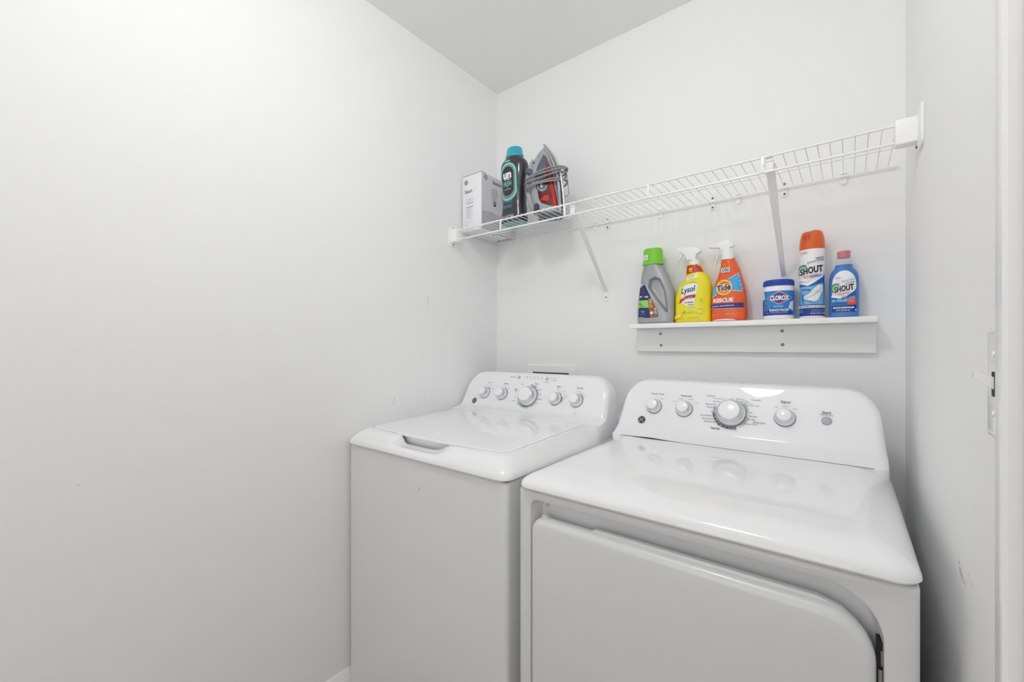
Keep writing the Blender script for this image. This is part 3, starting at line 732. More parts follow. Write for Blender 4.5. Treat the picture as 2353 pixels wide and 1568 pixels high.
# ------------------------------------------------------------------ small ledge
lam = mat('ledge_laminate', (.93, .93, .928, 1), .32, coat=.15)
lg = thing('wall_ledge', (1.055, -.04, 1.197), 'white picture-ledge style board shelf on the back wall holding six cleaning products', 'shelf')
m = MB(); m.box(.709, 1.400, -.0895, -.0003, 1.2812, 1.2970, .0008); obj('shelf_board', m, lam, lg)
m = MB(); m.box(.709, 1.3995, -.018, -.0003, 1.1975, 1.2810, .0006); bb = obj('back_board', m, lam, lg)
for x, z in ((.799, 1.262), (.801, 1.220), (1.177, 1.264), (1.178, 1.221)):
    m = MB(); m.lathe([(.0046, 0), (.0046, .0005), (.0036, .0006)], (x, -.018, z), (0, -1, 0), 18, cap=False)
    m.lathe([(0, -.001), (.0037, -.001), (.0037, .0004), (.0022, .0006), (.0013, -.0002), (0, -.0004)], (x, -.018, z), (0, -1, 0), 18)
    obj('screw', m, mat('zinc_screw', rgb(104, 98, 86), .35, 1.0), bb)

SHZ = 1.297
def base_thing(name, x, y, z, label, cat, group=None): return thing(name, (x, y, z), label, cat, group)

# --- silver carpet-cleaner jug
YB_ = -.050
t = base_thing('detergent_jug', .805, YB_, SHZ, 'silver handled detergent jug with bright green cap, at the left end of the small ledge', 'detergent bottle')
silver = mat('silver_plastic', rgb(168, 169, 172), .33, .35, coat=.15)
def hdent(x, z):
    # moulded hand grip: arch-shaped hollow on the right of the jug
    q = (z-1.325)/(1.467-1.325)
    if q < 0 or q > 1: return 0
    xl, = interp([(0, .845), (.16, .826), (.37, .803), (.58, .784), (.72, .771), (.91, .775), (1, .796)], q)
    xr, = interp([(0, .847), (.16, .847), (.37, .844), (.58, .839), (.72, .832), (.91, .820), (1, .800)], q)
    if x <= xl or x >= xr: return 0
    d = min((x-xl), (xr-x))/.013; e = min(q/.10, (1-q)/.10, 1)
    d = min(d, 1)*max(e, 0); return .019*d*d*(3-2*d)
bis = [(1.2972, 0.735, 0.8622, 0.026, 3.2), (1.3005, 0.7305, 0.8622, 0.03, 3.2), (1.308, 0.729, 0.8622, 0.0315, 3.2), (1.335, 0.7275, 0.8622, 0.032, 3), (1.375, 0.73, 0.8622, 0.032, 2.8), (1.405, 0.733, 0.86, 0.031, 2.6), (1.44, 0.738, 0.849, 0.029, 2.5), (1.475, 0.7425, 0.835, 0.027, 2.3), (1.5, 0.748, 0.823, 0.0265, 2.1), (1.514, 0.754, 0.813, 0.0265, 2)]
B = Body(bis, YB_, 130, 220, dent=hdent); obj('jug_body', B.mesh(), silver, t, 60)
m = MB(); cx = .783
m.lathe([(.0370, 1.510), (.0375, 1.5125), (.0375, 1.5185), (.0352, 1.5200), (.0345, 1.555), (.0330, 1.5640), (.0300, 1.5680), (0, 1.5690)], (cx, YB_, 0), (0, 0, 1), 48, sy=.80)
green = mat('green_cap_plastic', rgb(126, 205, 56), .35); cap = obj('cap', m, green, t, label='bright green cap')
p = Print(lambda u, z, off: (u, YB_-math.sqrt(max(0, 1-((u-cx)/.0349)**2))*.0349*.80-off, z), .003, base=.0006)
p.rect(.7505, .7740, 1.5270, 1.5450, ink(240, 240, 238)); p.rect(.7520, .7600, 1.5395, 1.5405, ink(90, 120, 180)); p.rect(.7520, .7600, 1.5350, 1.5360, ink(90, 120, 180)); p.rect(.7520, .7600, 1.5310, 1.5320, ink(90, 120, 180))
p.text('1.', .7675, 1.5362, .0085, ink(40, 42, 50), bold=.03); p.build('price_sticker', cap, 'small white sticker')
NV = ink(36, 52, 104); WH = ink(244, 244, 246); RD = ink(204, 44, 44)
p = Print(B.front, .004)
P3 = lambda *a: list(a)
p.poly([(0.7408, 1.4290), (0.7386, 1.3215), (0.7773, 1.3174), (0.7830, 1.3178), (0.8113, 1.3184), (0.8131, 1.3259), (0.8082, 1.3474), (0.7913, 1.3804), (0.7773, 1.4090), (0.7654, 1.4331), (0.7600, 1.4382)], NV)
p.poly([(0.7386, 1.3824), (0.7379, 1.3559), (0.7830, 1.3540), (0.7773, 1.3813)], ink(150, 214, 96))
p.poly([(0.7761, 1.3808), (0.7836, 1.3886), (0.7913, 1.3788), (0.8006, 1.3630), (0.8082, 1.3458), (0.8128, 1.3244), (0.8107, 1.3184), (0.7842, 1.3183)], ink(150, 98, 66))
# golden dog face, then the speckled pet beside it
p.ell(*(0.7851, 1.3783), .0062, .0085, ink(208, 160, 104)); p.ell(*(0.7798, 1.3775), .0022, .0058, ink(176, 122, 70), rot=10); p.ell(*(0.7913, 1.3773), .0022, .0058, ink(176, 122, 70), rot=-10)
p.ell(*(0.7851, 1.3731), .0034, .0040, ink(232, 200, 156)); p.ell(*(0.7851, 1.3756), .0013, .0009, ink(30, 24, 24)); p.ell(*(0.7830, 1.3803), .0007, .0008, ink(30, 24, 24)); p.ell(*(0.7876, 1.3800), .0007, .0008, ink(30, 24, 24))
p.poly([(0.7789, 1.3674), (0.7913, 1.3666), (0.7966, 1.3541), (0.7811, 1.3519)], ink(196, 142, 88))
p.ell(*(0.8037, 1.3370), .0055, .0100, ink(176, 172, 166)); p.ell(*(0.8037, 1.3491), .0045, .0042, ink(196, 192, 188)); p.ell(*(0.8021, 1.3310), .0020, .0030, ink(70, 70, 72)); p.ell(*(0.8058, 1.3414), .0014, .0024, ink(90, 88, 88)); p.ell(*(0.8061, 1.3496), .0008, .0009, ink(40, 40, 40)); p.ell(*(0.8018, 1.3498), .0008, .0009, ink(40, 40, 40))
p.ell(*(0.7898, 1.3352), .0052, .0056, WH); p.text('Febreze', *(0.7898, 1.3352), .0016, NV, width=.008)
p.ell(*(0.7485, 1.4368), .0058, .0062, WH); p.text('2X', *(0.7485, 1.4361), .0050, NV, bold=.03)
p.poly([(0.7584, 1.4229), (0.7553, 1.4163), (0.7622, 1.4157)], RD); p.text('BISSELL', *(0.7588, 1.4098), .0030, RD, width=.0125, bold=.03)
p.text('CLEAN + PROTECT', *(0.7578, 1.4028), .0014, RD, width=.010)
p.text('PET', *(0.7495, 1.3950), .0056, WH, width=.0098, bold=.05); p.text('PRO', *(0.7720, 1.3934), .0056, WH, width=.0118, bold=.05); p.text('+', *(0.7603, 1.3942), .0050, ink(150, 214, 96), bold=.04)
p.text('OXY', *(0.7473, 1.3694), .0042, NV, width=.0080, bold=.04); p.rect(.7455, .7555, 1.3672, 1.3678, NV); p.rect(.7455, .7535, 1.3658, 1.3664, NV); p.rect(.7455, .7545, 1.3644, 1.3650, NV)
p.arc(*(0.7578, 1.3569), .0035, .0050, 20, 250, NV, 12)
p.text('PROFESSIONAL', *(0.7584, 1.3423), .0018, WH, width=.0150, bold=.02); p.text('FORMULA', *(0.7584, 1.3383), .0018, WH, width=.0115, bold=.02); p.text('DEEP CLEANS EMBEDDED DIRT', *(0.7591, 1.3315), .0012, WH, width=.0195)
p.text('48 FL OZ (1.5 QT) 1.41 L', *(0.7568, 1.3223), .0015, WH, width=.017)
p.build('label', t)

# --- trigger heads
def trigger(parent, name, poly, yc, dep, m_, lever, nz, label=None):
    m = MB(); m.prism(poly, yc-dep/2, yc+dep/2, .0022, seg=2)
    h = obj(name, m, m_, parent, 40, label); m = MB(); x, z = nz; m.lathe([(.0, 0), (.0068, 0), (.0072, .0015), (.0072, .007), (0, .0072)], (x+.005, yc, z), (-1, 0, .05), 16)
    obj('nozzle', m, m_, h)
    m = MB(); secs = []
    for i, (px, pz) in enumerate(lever):
        w_ = .0048 if i < len(lever)-1 else .0038
        secs.append([(px-.0014, yc-w_, pz), (px+.0014, yc-w_, pz+.0006), (px+.0014, yc+w_, pz+.0006), (px-.0014, yc+w_, pz)])
    m.loft(secs); obj('trigger_lever', m, m_, h, 50); return h
# --- yellow all-purpose spray
YL = -.048
t = base_thing('spray_bottle', .93, YL, SHZ, 'yellow all-purpose spray bottle with white trigger head, between the silver jug and the orange spray', 'spray bottle', )
yel = mat('yellow_plastic', rgb(238, 224, 22), .28, coat=.25)
lys = [(1.2972, 0.864, 0.9805, 0.02, 3), (1.3, 0.8632, 0.9805, 0.0245, 3), (1.308, 0.8632, 0.9805, 0.026, 3), (1.335, 0.8632, 0.9805, 0.0265, 2.8), (1.38, 0.8632, 0.9805, 0.0265, 2.6), (1.405, 0.868, 0.9805, 0.026, 2.5), (1.424, 0.876, 0.9805, 0.0255, 2.5), (1.442, 0.892, 0.975, 0.024, 2.4), (1.455, 0.8975, 0.967, 0.0225, 2.3), (1.47, 0.8995, 0.958, 0.0205, 2.2), (1.488, 0.901, 0.949, 0.0185, 2.1), (1.496, 0.902, 0.942, 0.017, 2)]
B = Body(lys, YL, 60, 64); obj('bottle_body', B.mesh(), yel, t, 60)
T3 = lambda X, Y: None
p = Print(B.front, .004); LR = ink(196, 44, 30)
p.poly([(0.9028, 1.4925), (0.9448, 1.4924), (0.9578, 1.4659), (0.9355, 1.4663), (0.9037, 1.4610), (0.9011, 1.4795)], LR)
p.text('65%', *(0.9183, 1.4785), .0075, ink(250, 216, 40), width=.0135, bold=.05, rot=3); p.text('MORE', *(0.9197, 1.4709), .0032, ink(250, 216, 40), width=.0110, bold=.04)
p.poly([(0.9042, 1.4521), (0.9404, 1.4600), (0.9415, 1.4475), (0.9034, 1.4396)], ink(236, 240, 232)); p.text('KILLS 99.9%', *(0.9211, 1.4527), .0034, NV, width=.0195, rot=10, bold=.02); p.text('OF VIRUSES & BACTERIA', *(0.9219, 1.4465), .0022, RD, width=.0185, rot=10)
p.poly([(0.8900, 1.4184), (0.9099, 1.4296), (0.9437, 1.4302), (0.9432, 1.4202), (0.9382, 1.4004), (0.9349, 1.3891), (0.9322, 1.3516), (0.9099, 1.3506), (0.8929, 1.3627), (0.8883, 1.3926)], ink(240, 244, 230))
p.line([(0.8900, 1.4175), (0.9000, 1.4255), (0.9141, 1.4301), (0.9294, 1.4313), (0.9437, 1.4274)], .0012, NV)
p.text('Lysol', *(0.9121, 1.4089), .0190, NV, width=.0500, bold=.016, shear=.35, rot=10)
p.poly([(0.8848, 1.3745), (0.9056, 1.3877), (0.9363, 1.3901), (0.9344, 1.3798), (0.9042, 1.3767), (0.8825, 1.3619)], RD); p.poly([(0.9127, 1.3890), (0.9355, 1.3905), (0.9349, 1.3873), (0.9113, 1.3856)], ink(60, 96, 170))
p.text('KILLS GERMS', *(0.9113, 1.3803), .0026, WH, width=.0300, rot=9)
p.text('ALL PURPOSE', *(0.9141, 1.3649), .0042, ink(60, 66, 90), width=.0290, bold=.03); p.text('CLEANER', *(0.9205, 1.3569), .0036, ink(60, 66, 90), width=.0195, bold=.02); p.text('Lemon Breeze', *(0.9211, 1.3505), .0020, ink(80, 90, 90), width=.0180)
LM = ink(248, 206, 30); LM2 = ink(255, 236, 90); GRN = ink(96, 168, 60)
for X, Z_, r in ((.8800, 1.3195, .0105), (.8705, 1.3150, .0075), (.9480, 1.3325, .0100)):
    p.ell(X, Z_, r, r*.85, LM); p.ell(X+.001, Z_+.001, r*.75, r*.6, LM2)
    for k in range(6): p.line([(X, Z_), (X+r*.6*math.cos(k*1.047), Z_+r*.5*math.sin(k*1.047))], .0005, LM)
p.poly([(0.9028, 1.3372), (0.8929, 1.3297), (0.9048, 1.3312)], GRN); p.poly([(0.9473, 1.3723), (0.9554, 1.3631), (0.9527, 1.3705)], GRN); p.poly([(0.9432, 1.3408), (0.9568, 1.3364), (0.9527, 1.3403)], GRN)
p.poly([(0.9028, 1.3372), (0.9432, 1.3417), (0.9453, 1.3349), (0.9056, 1.3303)], ink(214, 232, 120)); p.text('Lemon Scent', *(0.9211, 1.3356), .0020, ink(70, 120, 50), width=.0200, rot=5)
for k in range(5): p.arc(*(0.9404, 1.3800), .010+k*.0035, .0106+k*.0035, -70, 10-k*4, ink(214, 222, 70), 12)
for k, (a, b_) in enumerate(((.8655, .9000), (.8655, .9000), (.9130, .9500), (.9130, .9520), (.9130, .9480))):
    p.rect(a, b_, 1.3085+(k % 3)*.0027, 1.3093+(k % 3)*.0027, ink(226, 168, 40))
p.build('label', t)
trigger(t, 'trigger_head', [(0.8732, 1.5492), (0.8759, 1.5572), (0.8921, 1.5591), (0.9121, 1.5571), (0.9304, 1.5524), (0.9470, 1.5419), (0.9462, 1.5361), (0.9352, 1.5303), (0.9318, 1.5220), (0.9324, 1.5087), (0.9030, 1.5124), (0.9013, 1.5200), (0.8964, 1.5296), (0.8878, 1.5388), (0.8762, 1.5434)], YL, .024, mat('trigger_white', (.92, .92, .92, 1), .3),
        [(0.8869, 1.5389), (0.8840, 1.5297), (0.8800, 1.5198), (0.8732, 1.5116), (0.8677, 1.5060)], (0.8770, 1.5508))
m = MB(); m.lathe([(.0168, 1.492), (.0172, 1.494), (.0172, 1.506), (.0160, 1.509), (0, 1.509)], (.9255, YL, 0), (0, 0, 1), 32); obj('collar', m, mat('trigger_white', (.92, .92, .92, 1), .3), t)

# --- orange laundry spray
YT = -.050
t = base_thing('spray_bottle', 1.035, YT, SHZ, 'orange and blue laundry spray bottle with round yellow emblem and white trigger head', 'spray bottle')
org = mat('orange_plastic', rgb(232, 92, 28), .25, coat=.25)
tid = [(1.2972, 0.982, 1.074, 0.02, 2.9), (1.2995, 0.9815, 1.083, 0.0245, 2.9), (1.306, 0.9815, 1.0865, 0.0265, 2.9), (1.325, 0.9815, 1.0875, 0.027, 2.7), (1.355, 0.9815, 1.086, 0.027, 2.6), (1.39, 0.9825, 1.0835, 0.0265, 2.5), (1.415, 0.9895, 1.079, 0.0255, 2.4), (1.44, 0.999, 1.072, 0.024, 2.3), (1.465, 1.006, 1.065, 0.0215, 2.2), (1.485, 1.009, 1.0575, 0.019, 2.1), (1.503, 1.01, 1.05, 0.017, 2)]
B = Body(tid, YT, 60, 64); obj('bottle_body', B.mesh(), org, t, 60)
p = Print(B.front, .004); BL = ink(76, 166, 230); TY = ink(252, 214, 50); TO = ink(238, 110, 30); TN = ink(40, 36, 110)
p.poly([(1.0346, 1.4323), (1.0509, 1.4390), (1.0644, 1.4499), (1.0700, 1.4275), (1.0742, 1.4081), (1.0759, 1.3911), (1.0509, 1.3937), (1.0421, 1.4082)], BL)
p.line([(1.0346, 1.4332), (1.0459, 1.4376), (1.0644, 1.4504)], .0015, WH); p.line([(1.0434, 1.3957), (1.0607, 1.3923), (1.0754, 1.3909)], .0015, WH)
p.poly([(1.0001, 1.4147), (0.9902, 1.4071), (0.9870, 1.3904), (0.9860, 1.3769), (1.0027, 1.3864)], ink(84, 176, 200)); p.line([(0.9860, 1.3758), (0.9949, 1.3808), (1.0027, 1.3864)], .0015, WH)
for X, Y, r in ((1.0640, 1.4400, .0028), (1.0665, 1.4250, .0020), (1.0700, 1.4120, .0022), (1.0585, 1.4330, .0014), (1.0740, 1.4000, .0016)): p.ell(X, Y, r, r, ink(160, 212, 244))
c_ = (1.0239, 1.4061)
p.ell(*c_, .0242, .0252, ink(200, 198, 170)); p.ell(*c_, .0232, .0242, TY); p.ell(*c_, .0188, .0200, TO); p.arc(c_[0], c_[1], .0138, .0148, 200, 340, TY, 24); p.ell(c_[0]+.001, c_[1]-.001, .0112, .0126, TY)
p.text('Tide', c_[0]-.001, c_[1]-.0005, .0200, WH, width=.0415, bold=.075, shear=.12, rot=8); p.text('Tide', c_[0]-.001, c_[1]-.0005, .0195, TN, width=.0405, bold=.035, shear=.12, rot=8)
p.text('ULTRA', *(1.0249, 1.4806), .0022, TY, width=.0100); p.text('STAIN RELEASE', *(1.0254, 1.4758), .0020, TY, width=.0125)
p.rect((1.0142, 1.4712)[0], (1.0401, 1.4682)[0], (1.0275, 1.4544)[1], (1.0275, 1.4705)[1], ink(190, 186, 190), .003); p.rect((1.0152, 1.4711)[0], (1.0391, 1.4684)[0], (1.0275, 1.4555)[1], (1.0275, 1.4694)[1], WH, .0025)
p.text('OXI', *(1.0270, 1.4628), .0100, ink(44, 42, 52), width=.0195, bold=.04)
p.text('RESCUE', *(1.0214, 1.3649), .0120, WH, width=.0590, bold=.045)
p.poly([(0.9852, 1.3532), (1.0775, 1.3548), (1.0780, 1.3377), (0.9841, 1.3397)], ink(70, 40, 120)); p.line([(0.9846, 1.3385), (1.0285, 1.3378), (1.0780, 1.3369)], .0009, WH)
p.text('Laundry Stain Remover', *(1.0209, 1.3471), .0042, WH, width=.0640, bold=.015, rot=1.5)
for z in (1.3360, 1.3300): p.text('STAIN REMOVER SPRAY TREATMENT', 1.0290, z, .0014, ink(250, 190, 150), width=.060)
p.text('22 FL OZ', 1.0020, 1.3190, .0026, ink(250, 200, 160), width=.018); p.text('PRODUCT 650 mL', 1.0450, 1.3195, .0026, ink(250, 200, 160), width=.034)
p.poly([(.990, 1.2995), (1.060, 1.2992), (1.052, 1.3030), (1.030, 1.3045), (1.005, 1.3038)], WH)
p.build('label', t)
twh = mat('trigger_translucent', (.92, .92, .92, 1), .3)
trigger(t, 'trigger_head', [(0.9734, 1.5464), (0.9750, 1.5531), (0.9907, 1.5554), (1.0078, 1.5599), (1.0233, 1.5624), (1.0336, 1.5608), (1.0488, 1.5434), (1.0478, 1.5385), (1.0366, 1.5373), (1.0361, 1.5262), (1.0094, 1.5299), (1.0083, 1.5380), (0.9973, 1.5407), (0.9867, 1.5411)], YT, .022, twh,
        [(1.0020, 1.5389), (1.0005, 1.5255), (0.9984, 1.5087), (0.9947, 1.4935), (0.9915, 1.4844)], (0.9766, 1.5489))
m = MB(); m.lathe([(.0195, 1.498), (.0198, 1.503), (.0188, 1.506), (.0183, 1.5335), (0, 1.5335)], (1.0298, YT, 0), (0, 0, 1), 32); obj('collar', m, twh, t)

# --- bleach pack tub
YC = -.052; cx, R_ = 1.1710, .0395
t = base_thing('bleach_tub', cx, YC, SHZ, 'short white bleach-pack tub with ribbed dark blue lid and blue wraparound label', 'tub')
tubw = mat('tub_white', (.90, .90, .91, 1), .3)
tb = [(1.2972, cx-.0385, cx+.0385, .0375, 2.3), (1.300, cx-.0400, cx+.0400, .0390, 2.3), (1.303, cx-.0405, cx+.0405, .0395, 2.3), (1.385, cx-.0405, cx+.0405, .0395, 2.3), (1.390, cx-.0395, cx+.0395, .0385, 2.2), (1.3965, cx-.0380, cx+.0380, .037, 2.1), (1.400, cx-.0380, cx+.0380, .037, 2.1)]
B = Body(tb, YC, 30, 64, smoothed=False); obj('tub_body', B.mesh(), tubw, t, 60)
lidb = mat('blue_lid_plastic', rgb(36, 66, 168), .4)
m = MB(); m.lathe([(.0392, 1.398), (.0400, 1.399), (.0400, 1.4120), (.0390, 1.4150), (.0370, 1.4165), (0, 1.4165)], (cx, YC, 0), (0, 0, 1), 72)
ld = obj('lid', m, lidb, t, label='dark blue lid')
m = MB()
for k in range(60):
    a = 2*math.pi*k/60; d = Vector((math.cos(a), math.sin(a), 0)); q = Vector((-d.y, d.x, 0)); c0 = Vector((cx, YC, 0))+d*.0400
    m.loft([[tuple(c0-q*.0010-d*.0006+Vector((0, 0, z))), tuple(c0+d*.0006+Vector((0, 0, z))), tuple(c0+q*.0010-d*.0006+Vector((0, 0, z)))] for z in (1.400, 1.4105)])
obj('ribs', m, lidb, ld)
LB = ink(44, 130, 206); DB = ink(28, 66, 156)
m = B.band(1.309, 1.382, .0003, 6); obj('label_wrap', m, LB, t, 60)
p = Print(B.front, .003, base=.0006)
X0, X1 = cx-.0385, cx+.0385
p.poly([(X0, 1.309), (X0, 1.352), (cx-.030, 1.351), (cx-.014, 1.309)], DB); p.poly([(cx-.022, 1.3095), (cx-.018, 1.330), (cx+.022, 1.3300), (cx+.031, 1.3240), (cx+.0375, 1.3170), (cx+.030, 1.3095)], DB)
p.poly([(X0, 1.357), (X0, 1.380), (cx-.0335, 1.3795), (cx-.031, 1.358)], ink(225, 238, 246))
p.poly([(cx+.028, 1.3300), (cx+.032, 1.348), (cx+.0385, 1.352), (cx+.0385, 1.322)], ink(214, 232, 244))
cz = 1.3605
dia = lambda a, b_: [(cx-a+.006, cz), (cx+.006-a*.12, cz+b_), (cx+.006+a*.12, cz+b_), (cx+a*.98+.004, cz), (cx+.006+a*.12, cz-b_), (cx+.006-a*.12, cz-b_)]
p.poly(dia(.0325, .0185), ink(215, 225, 240)); p.poly(dia(.0310, .0172), ink(196, 52, 62)); p.poly(dia(.0250, .0140), DB)
p.text('CLOROX', cx+.0065, cz, .0125, WH, width=.0470, bold=.05)
p.text('ZERO SPLASH', cx+.004, 1.3350, .0042, ink(150, 205, 240), width=.0240, bold=.04); p.text('BLEACH PACKS', cx+.005, 1.3245, .0056, WH, width=.0470, bold=.05); p.text('A REVOLUTION IN WHITENING', cx+.005, 1.3175, .0022, WH, width=.0430)
p.text('12', cx-.0300, 1.3455, .0075, ink(190, 215, 240), width=.0050, bold=.02)
for z, w_ in ((1.3370, .019), (1.3335, .014), (1.3300, .018), (1.3265, .012), (1.3230, .012), (1.3155, .014)): p.rect(cx-.0335, cx-.0335+w_, z, z+.0014, ink(120, 180, 226))
p.build('label', t)

# --- foam can
YS = -.052; cx = 1.2550; R_ = .0318
t = base_thing('spray_can', cx, YS, SHZ, 'tall white and blue stain-remover foam can with orange cap, tallest item on the ledge', 'spray can')
can = [(1.2972, cx-.0295, cx+.0295, .0295, 2), (1.299, cx-.0318, cx+.0318, .0318, 2), (1.3015, cx-.0318, cx+.0318, .0318, 2), (1.303, cx-.0308, cx+.0308, .0308, 2), (1.492, cx-.0308, cx+.0308, .0308, 2), (1.495, cx-.0314, cx+.0314, .0314, 2), (1.4975, cx-.0310, cx+.0310, .0310, 2)]
B = Body(can, YS, 40, 64, smoothed=False); obj('can_body', B.mesh(), mat('can_white', (.90, .90, .91, 1), .22, coat=.3), t, 60)
oc = mat('orange_cap_plastic', rgb(226, 96, 22), .28, coat=.2)
def capd(x, z):
    # finger hollow around the nozzle, left of centre
    ax = cx-.010; q = (z-1.5150)/.030
    if q < 0: return 0
    hw = .0035+.0090*min(1, q)
    d = 1-abs((x-ax)/hw)**2
    return .0150*max(0, d)**.7*min(1, q*1.5) if d > 0 else 0
cb = [(1.4970, cx-.0312, cx+.0312, .0312, 2), (1.505, cx-.0312, cx+.0312, .0312, 2), (1.520, cx-.0305, cx+.0305, .0305, 2), (1.535, cx-.0285, cx+.0285, .0285, 2), (1.545, cx-.0258, cx+.0258, .0258, 2), (1.5505, cx-.0225, cx+.0225, .0225, 2), (1.5535, cx-.016, cx+.016, .016, 2), (1.5545, cx-.006, cx+.006, .006, 2)]
Bc = Body(cb, YS, 50, 96, dent=capd); cap = obj('cap', Bc.mesh(), oc, t, 60, 'orange cap with a finger hollow')
m = MB(); m.lathe([(0, 0), (.0035, 0), (.0035, .003), (0, .0036)], (cx-.009, YS-.0165, 1.5440), (0, -1, 0), 16); obj('nozzle', m, oc, cap)
def shout(p, u0, W, zb, zt, cz_, K, stagger, foam):
    """blue lower artwork, logo and text; u0 = label centre, W = half width, K = scale"""
    SB = ink(36, 104, 190); SB2 = ink(120, 182, 228); SD = ink(30, 60, 150); SR = ink(206, 48, 52); SK = ink(30, 30, 34)
    top = zt
    p.poly([(u0-W, zb), (u0+W, zb), (u0+W, top+.016*K), (u0+W*.86, top+.006*K), (u0+W*.2, top-.010*K), (u0-W*.3, top-.018*K), (u0-W, top-.010*K)], SB)
    p.poly([(u0-W, zb+.034*K), (u0+W, zb+.034*K), (u0+W*.9, top-.010*K), (u0+W*.1, top-.020*K), (u0-W, top-.020*K)], SB2)
    p.poly([(u0-W, zb), (u0+W, zb), (u0+W, zb+.022*K), (u0-W, zb+.022*K)], SD)
    for k in range(6):
        a = u0-W*.75+k*.004*K; p.rect(a-.0015*K, a+.0009*K, top-.030*K-k*.0005, top-.0265*K-k*.0005, SD)
        p.rect(u0-W*.72, u0-W*.60, zb+.038*K+k*.0045*K, zb+.0405*K+k*.0045*K, SD); p.rect(u0-W*.12, u0-W*.02, zb+.040*K+k*.0045*K, zb+.0425*K+k*.0045*K, SB)
        p.rect(u0+W*.45+k*.0022*K, u0+W*.52+k*.0022*K, top-.012*K+k*.003*K, top-.010*K+k*.003*K, SD)
    # rainbow swirl behind the logo
    for r, c_ in ((.0155, ink(110, 150, 190)), (.0135, ink(70, 130, 150)), (.0112, ink(120, 190, 110)), (.0090, ink(180, 210, 90)), (.0065, ink(235, 240, 235))):
        P = []
        for i in range(17):
            a = math.radians(60+160*i/16); P.append((max(u0-W, u0-W*.62+r*K*math.cos(a)), cz_+.001*K+r*K*1.15*math.sin(a)))
        p.poly(P+[(u0-W*.55, cz_-.016*K)], c_)
    p.poly([(u0-W, cz_-.022*K), (u0-W*.6, cz_-.0205*K), (u0-W*.25, cz_-.026*K), (u0+W*.2, cz_-.018*K), (u0-W*.3, cz_-.033*K), (u0-W, cz_-.028*K)], WH)
    p.text('SHOUT', u0+.0005, cz_+.001*K, .0190*K, WH, width=.0560*K, bold=.090, shear=.22, rot=10)
    p.text('SHOUT', u0, cz_+.001*K, .0180*K, SK, width=.0530*K, bold=.042, shear=.22, rot=10)
    a = u0-.002*K; z_ = cz_-.0165*K
    p.poly([(a-.0190*K, z_-.0065*K), (a+.0185*K, z_-.0005*K), (a+.0195*K, z_+.0065*K), (a-.0185*K, z_+.0005*K)], WH)
    p.text('ADVANCED', a, z_, .0046*K, SR, width=.0340*K, bold=.04, shear=.15, rot=9)
    return SB, SD, SR
p = Print(B.front, .003); W = .0295
SB, SD, SR = shout(p, cx, W, 1.304, 1.4085, 1.4345, .98, 0, True)
p.text('SC Johnson', cx-.0165, 1.4870, .0036, SR, width=.0165, shear=.3, bold=.02); p.text('A FAMILY COMPANY', cx-.0155, 1.4835, .0012, SR, width=.013)
p.text('GREASE', cx+.0170, 1.4690, .0040, ink(60, 62, 72), width=.0165, bold=.03, shear=.1, rot=14); p.text('BUSTING FOAM', cx+.0080, 1.4600, .0038, ink(60, 62, 72), width=.0340, bold=.02, shear=.1, rot=14)
p.poly([(cx-.0015, 1.4130), (cx+.0195, 1.4175), (cx+.0205, 1.4225), (cx-.0010, 1.4178)], ink(70, 110, 190)); p.text('LAUNDRY STAIN REMOVER', cx+.009, 1.4178, .0020, WH, width=.019, rot=12)
FW = ink(236, 238, 236); FG = ink(206, 214, 218)
p.poly([(cx-.0175, 1.3590), (cx-.004, 1.3680), (cx+.004, 1.3800), (cx+.0150, 1.3930), (cx+.0235, 1.3920), (cx+.0235, 1.3760), (cx+.0190, 1.3640), (cx+.0145, 1.3490), (cx+.008, 1.3430), (cx-.002, 1.3470), (cx-.014, 1.3510)], FG)
p.poly([(cx-.0150, 1.3590), (cx-.003, 1.3690), (cx+.006, 1.3830), (cx+.0150, 1.3910), (cx+.0195, 1.3890), (cx+.0170, 1.3800), (cx+.008, 1.3700), (cx+.002, 1.3620)], FW)
p.poly([(cx-.0120, 1.3530), (cx+.004, 1.3590), (cx+.014, 1.3690), (cx+.0190, 1.3660), (cx+.012, 1.3500), (cx+.004, 1.3460)], FW)
for a in (0, .004, .008): p.line([(cx-.002+a, 1.3600+a*.2), (cx+.009+a, 1.3760+a*.2)], .0007, ink(186, 196, 202))
p.rect(cx-.0275, cx+.0265, 1.3265, 1.3335, WH, .003); p.text('ENZYMES & OXYGEN', cx-.0005, 1.3300, .0040, ink(50, 60, 90), width=.0500, bold=.03, shear=.1)
for k in range(4): p.rect(cx-.0285, cx-.016-.001*(k % 2), 1.3215-.0030*k, 1.3225-.0030*k, ink(130, 170, 220))
for k in range(3): p.text('STAIN REMOVER LAUNDRY', cx+.013, 1.3215-.0032*k, .0016, ink(170, 198, 232), width=.026)
p.text('18 OZ (1 LB 2 OZ)', cx+.0125, 1.3105, .0034, WH, width=.0270, bold=.02)
p.build('label', t)

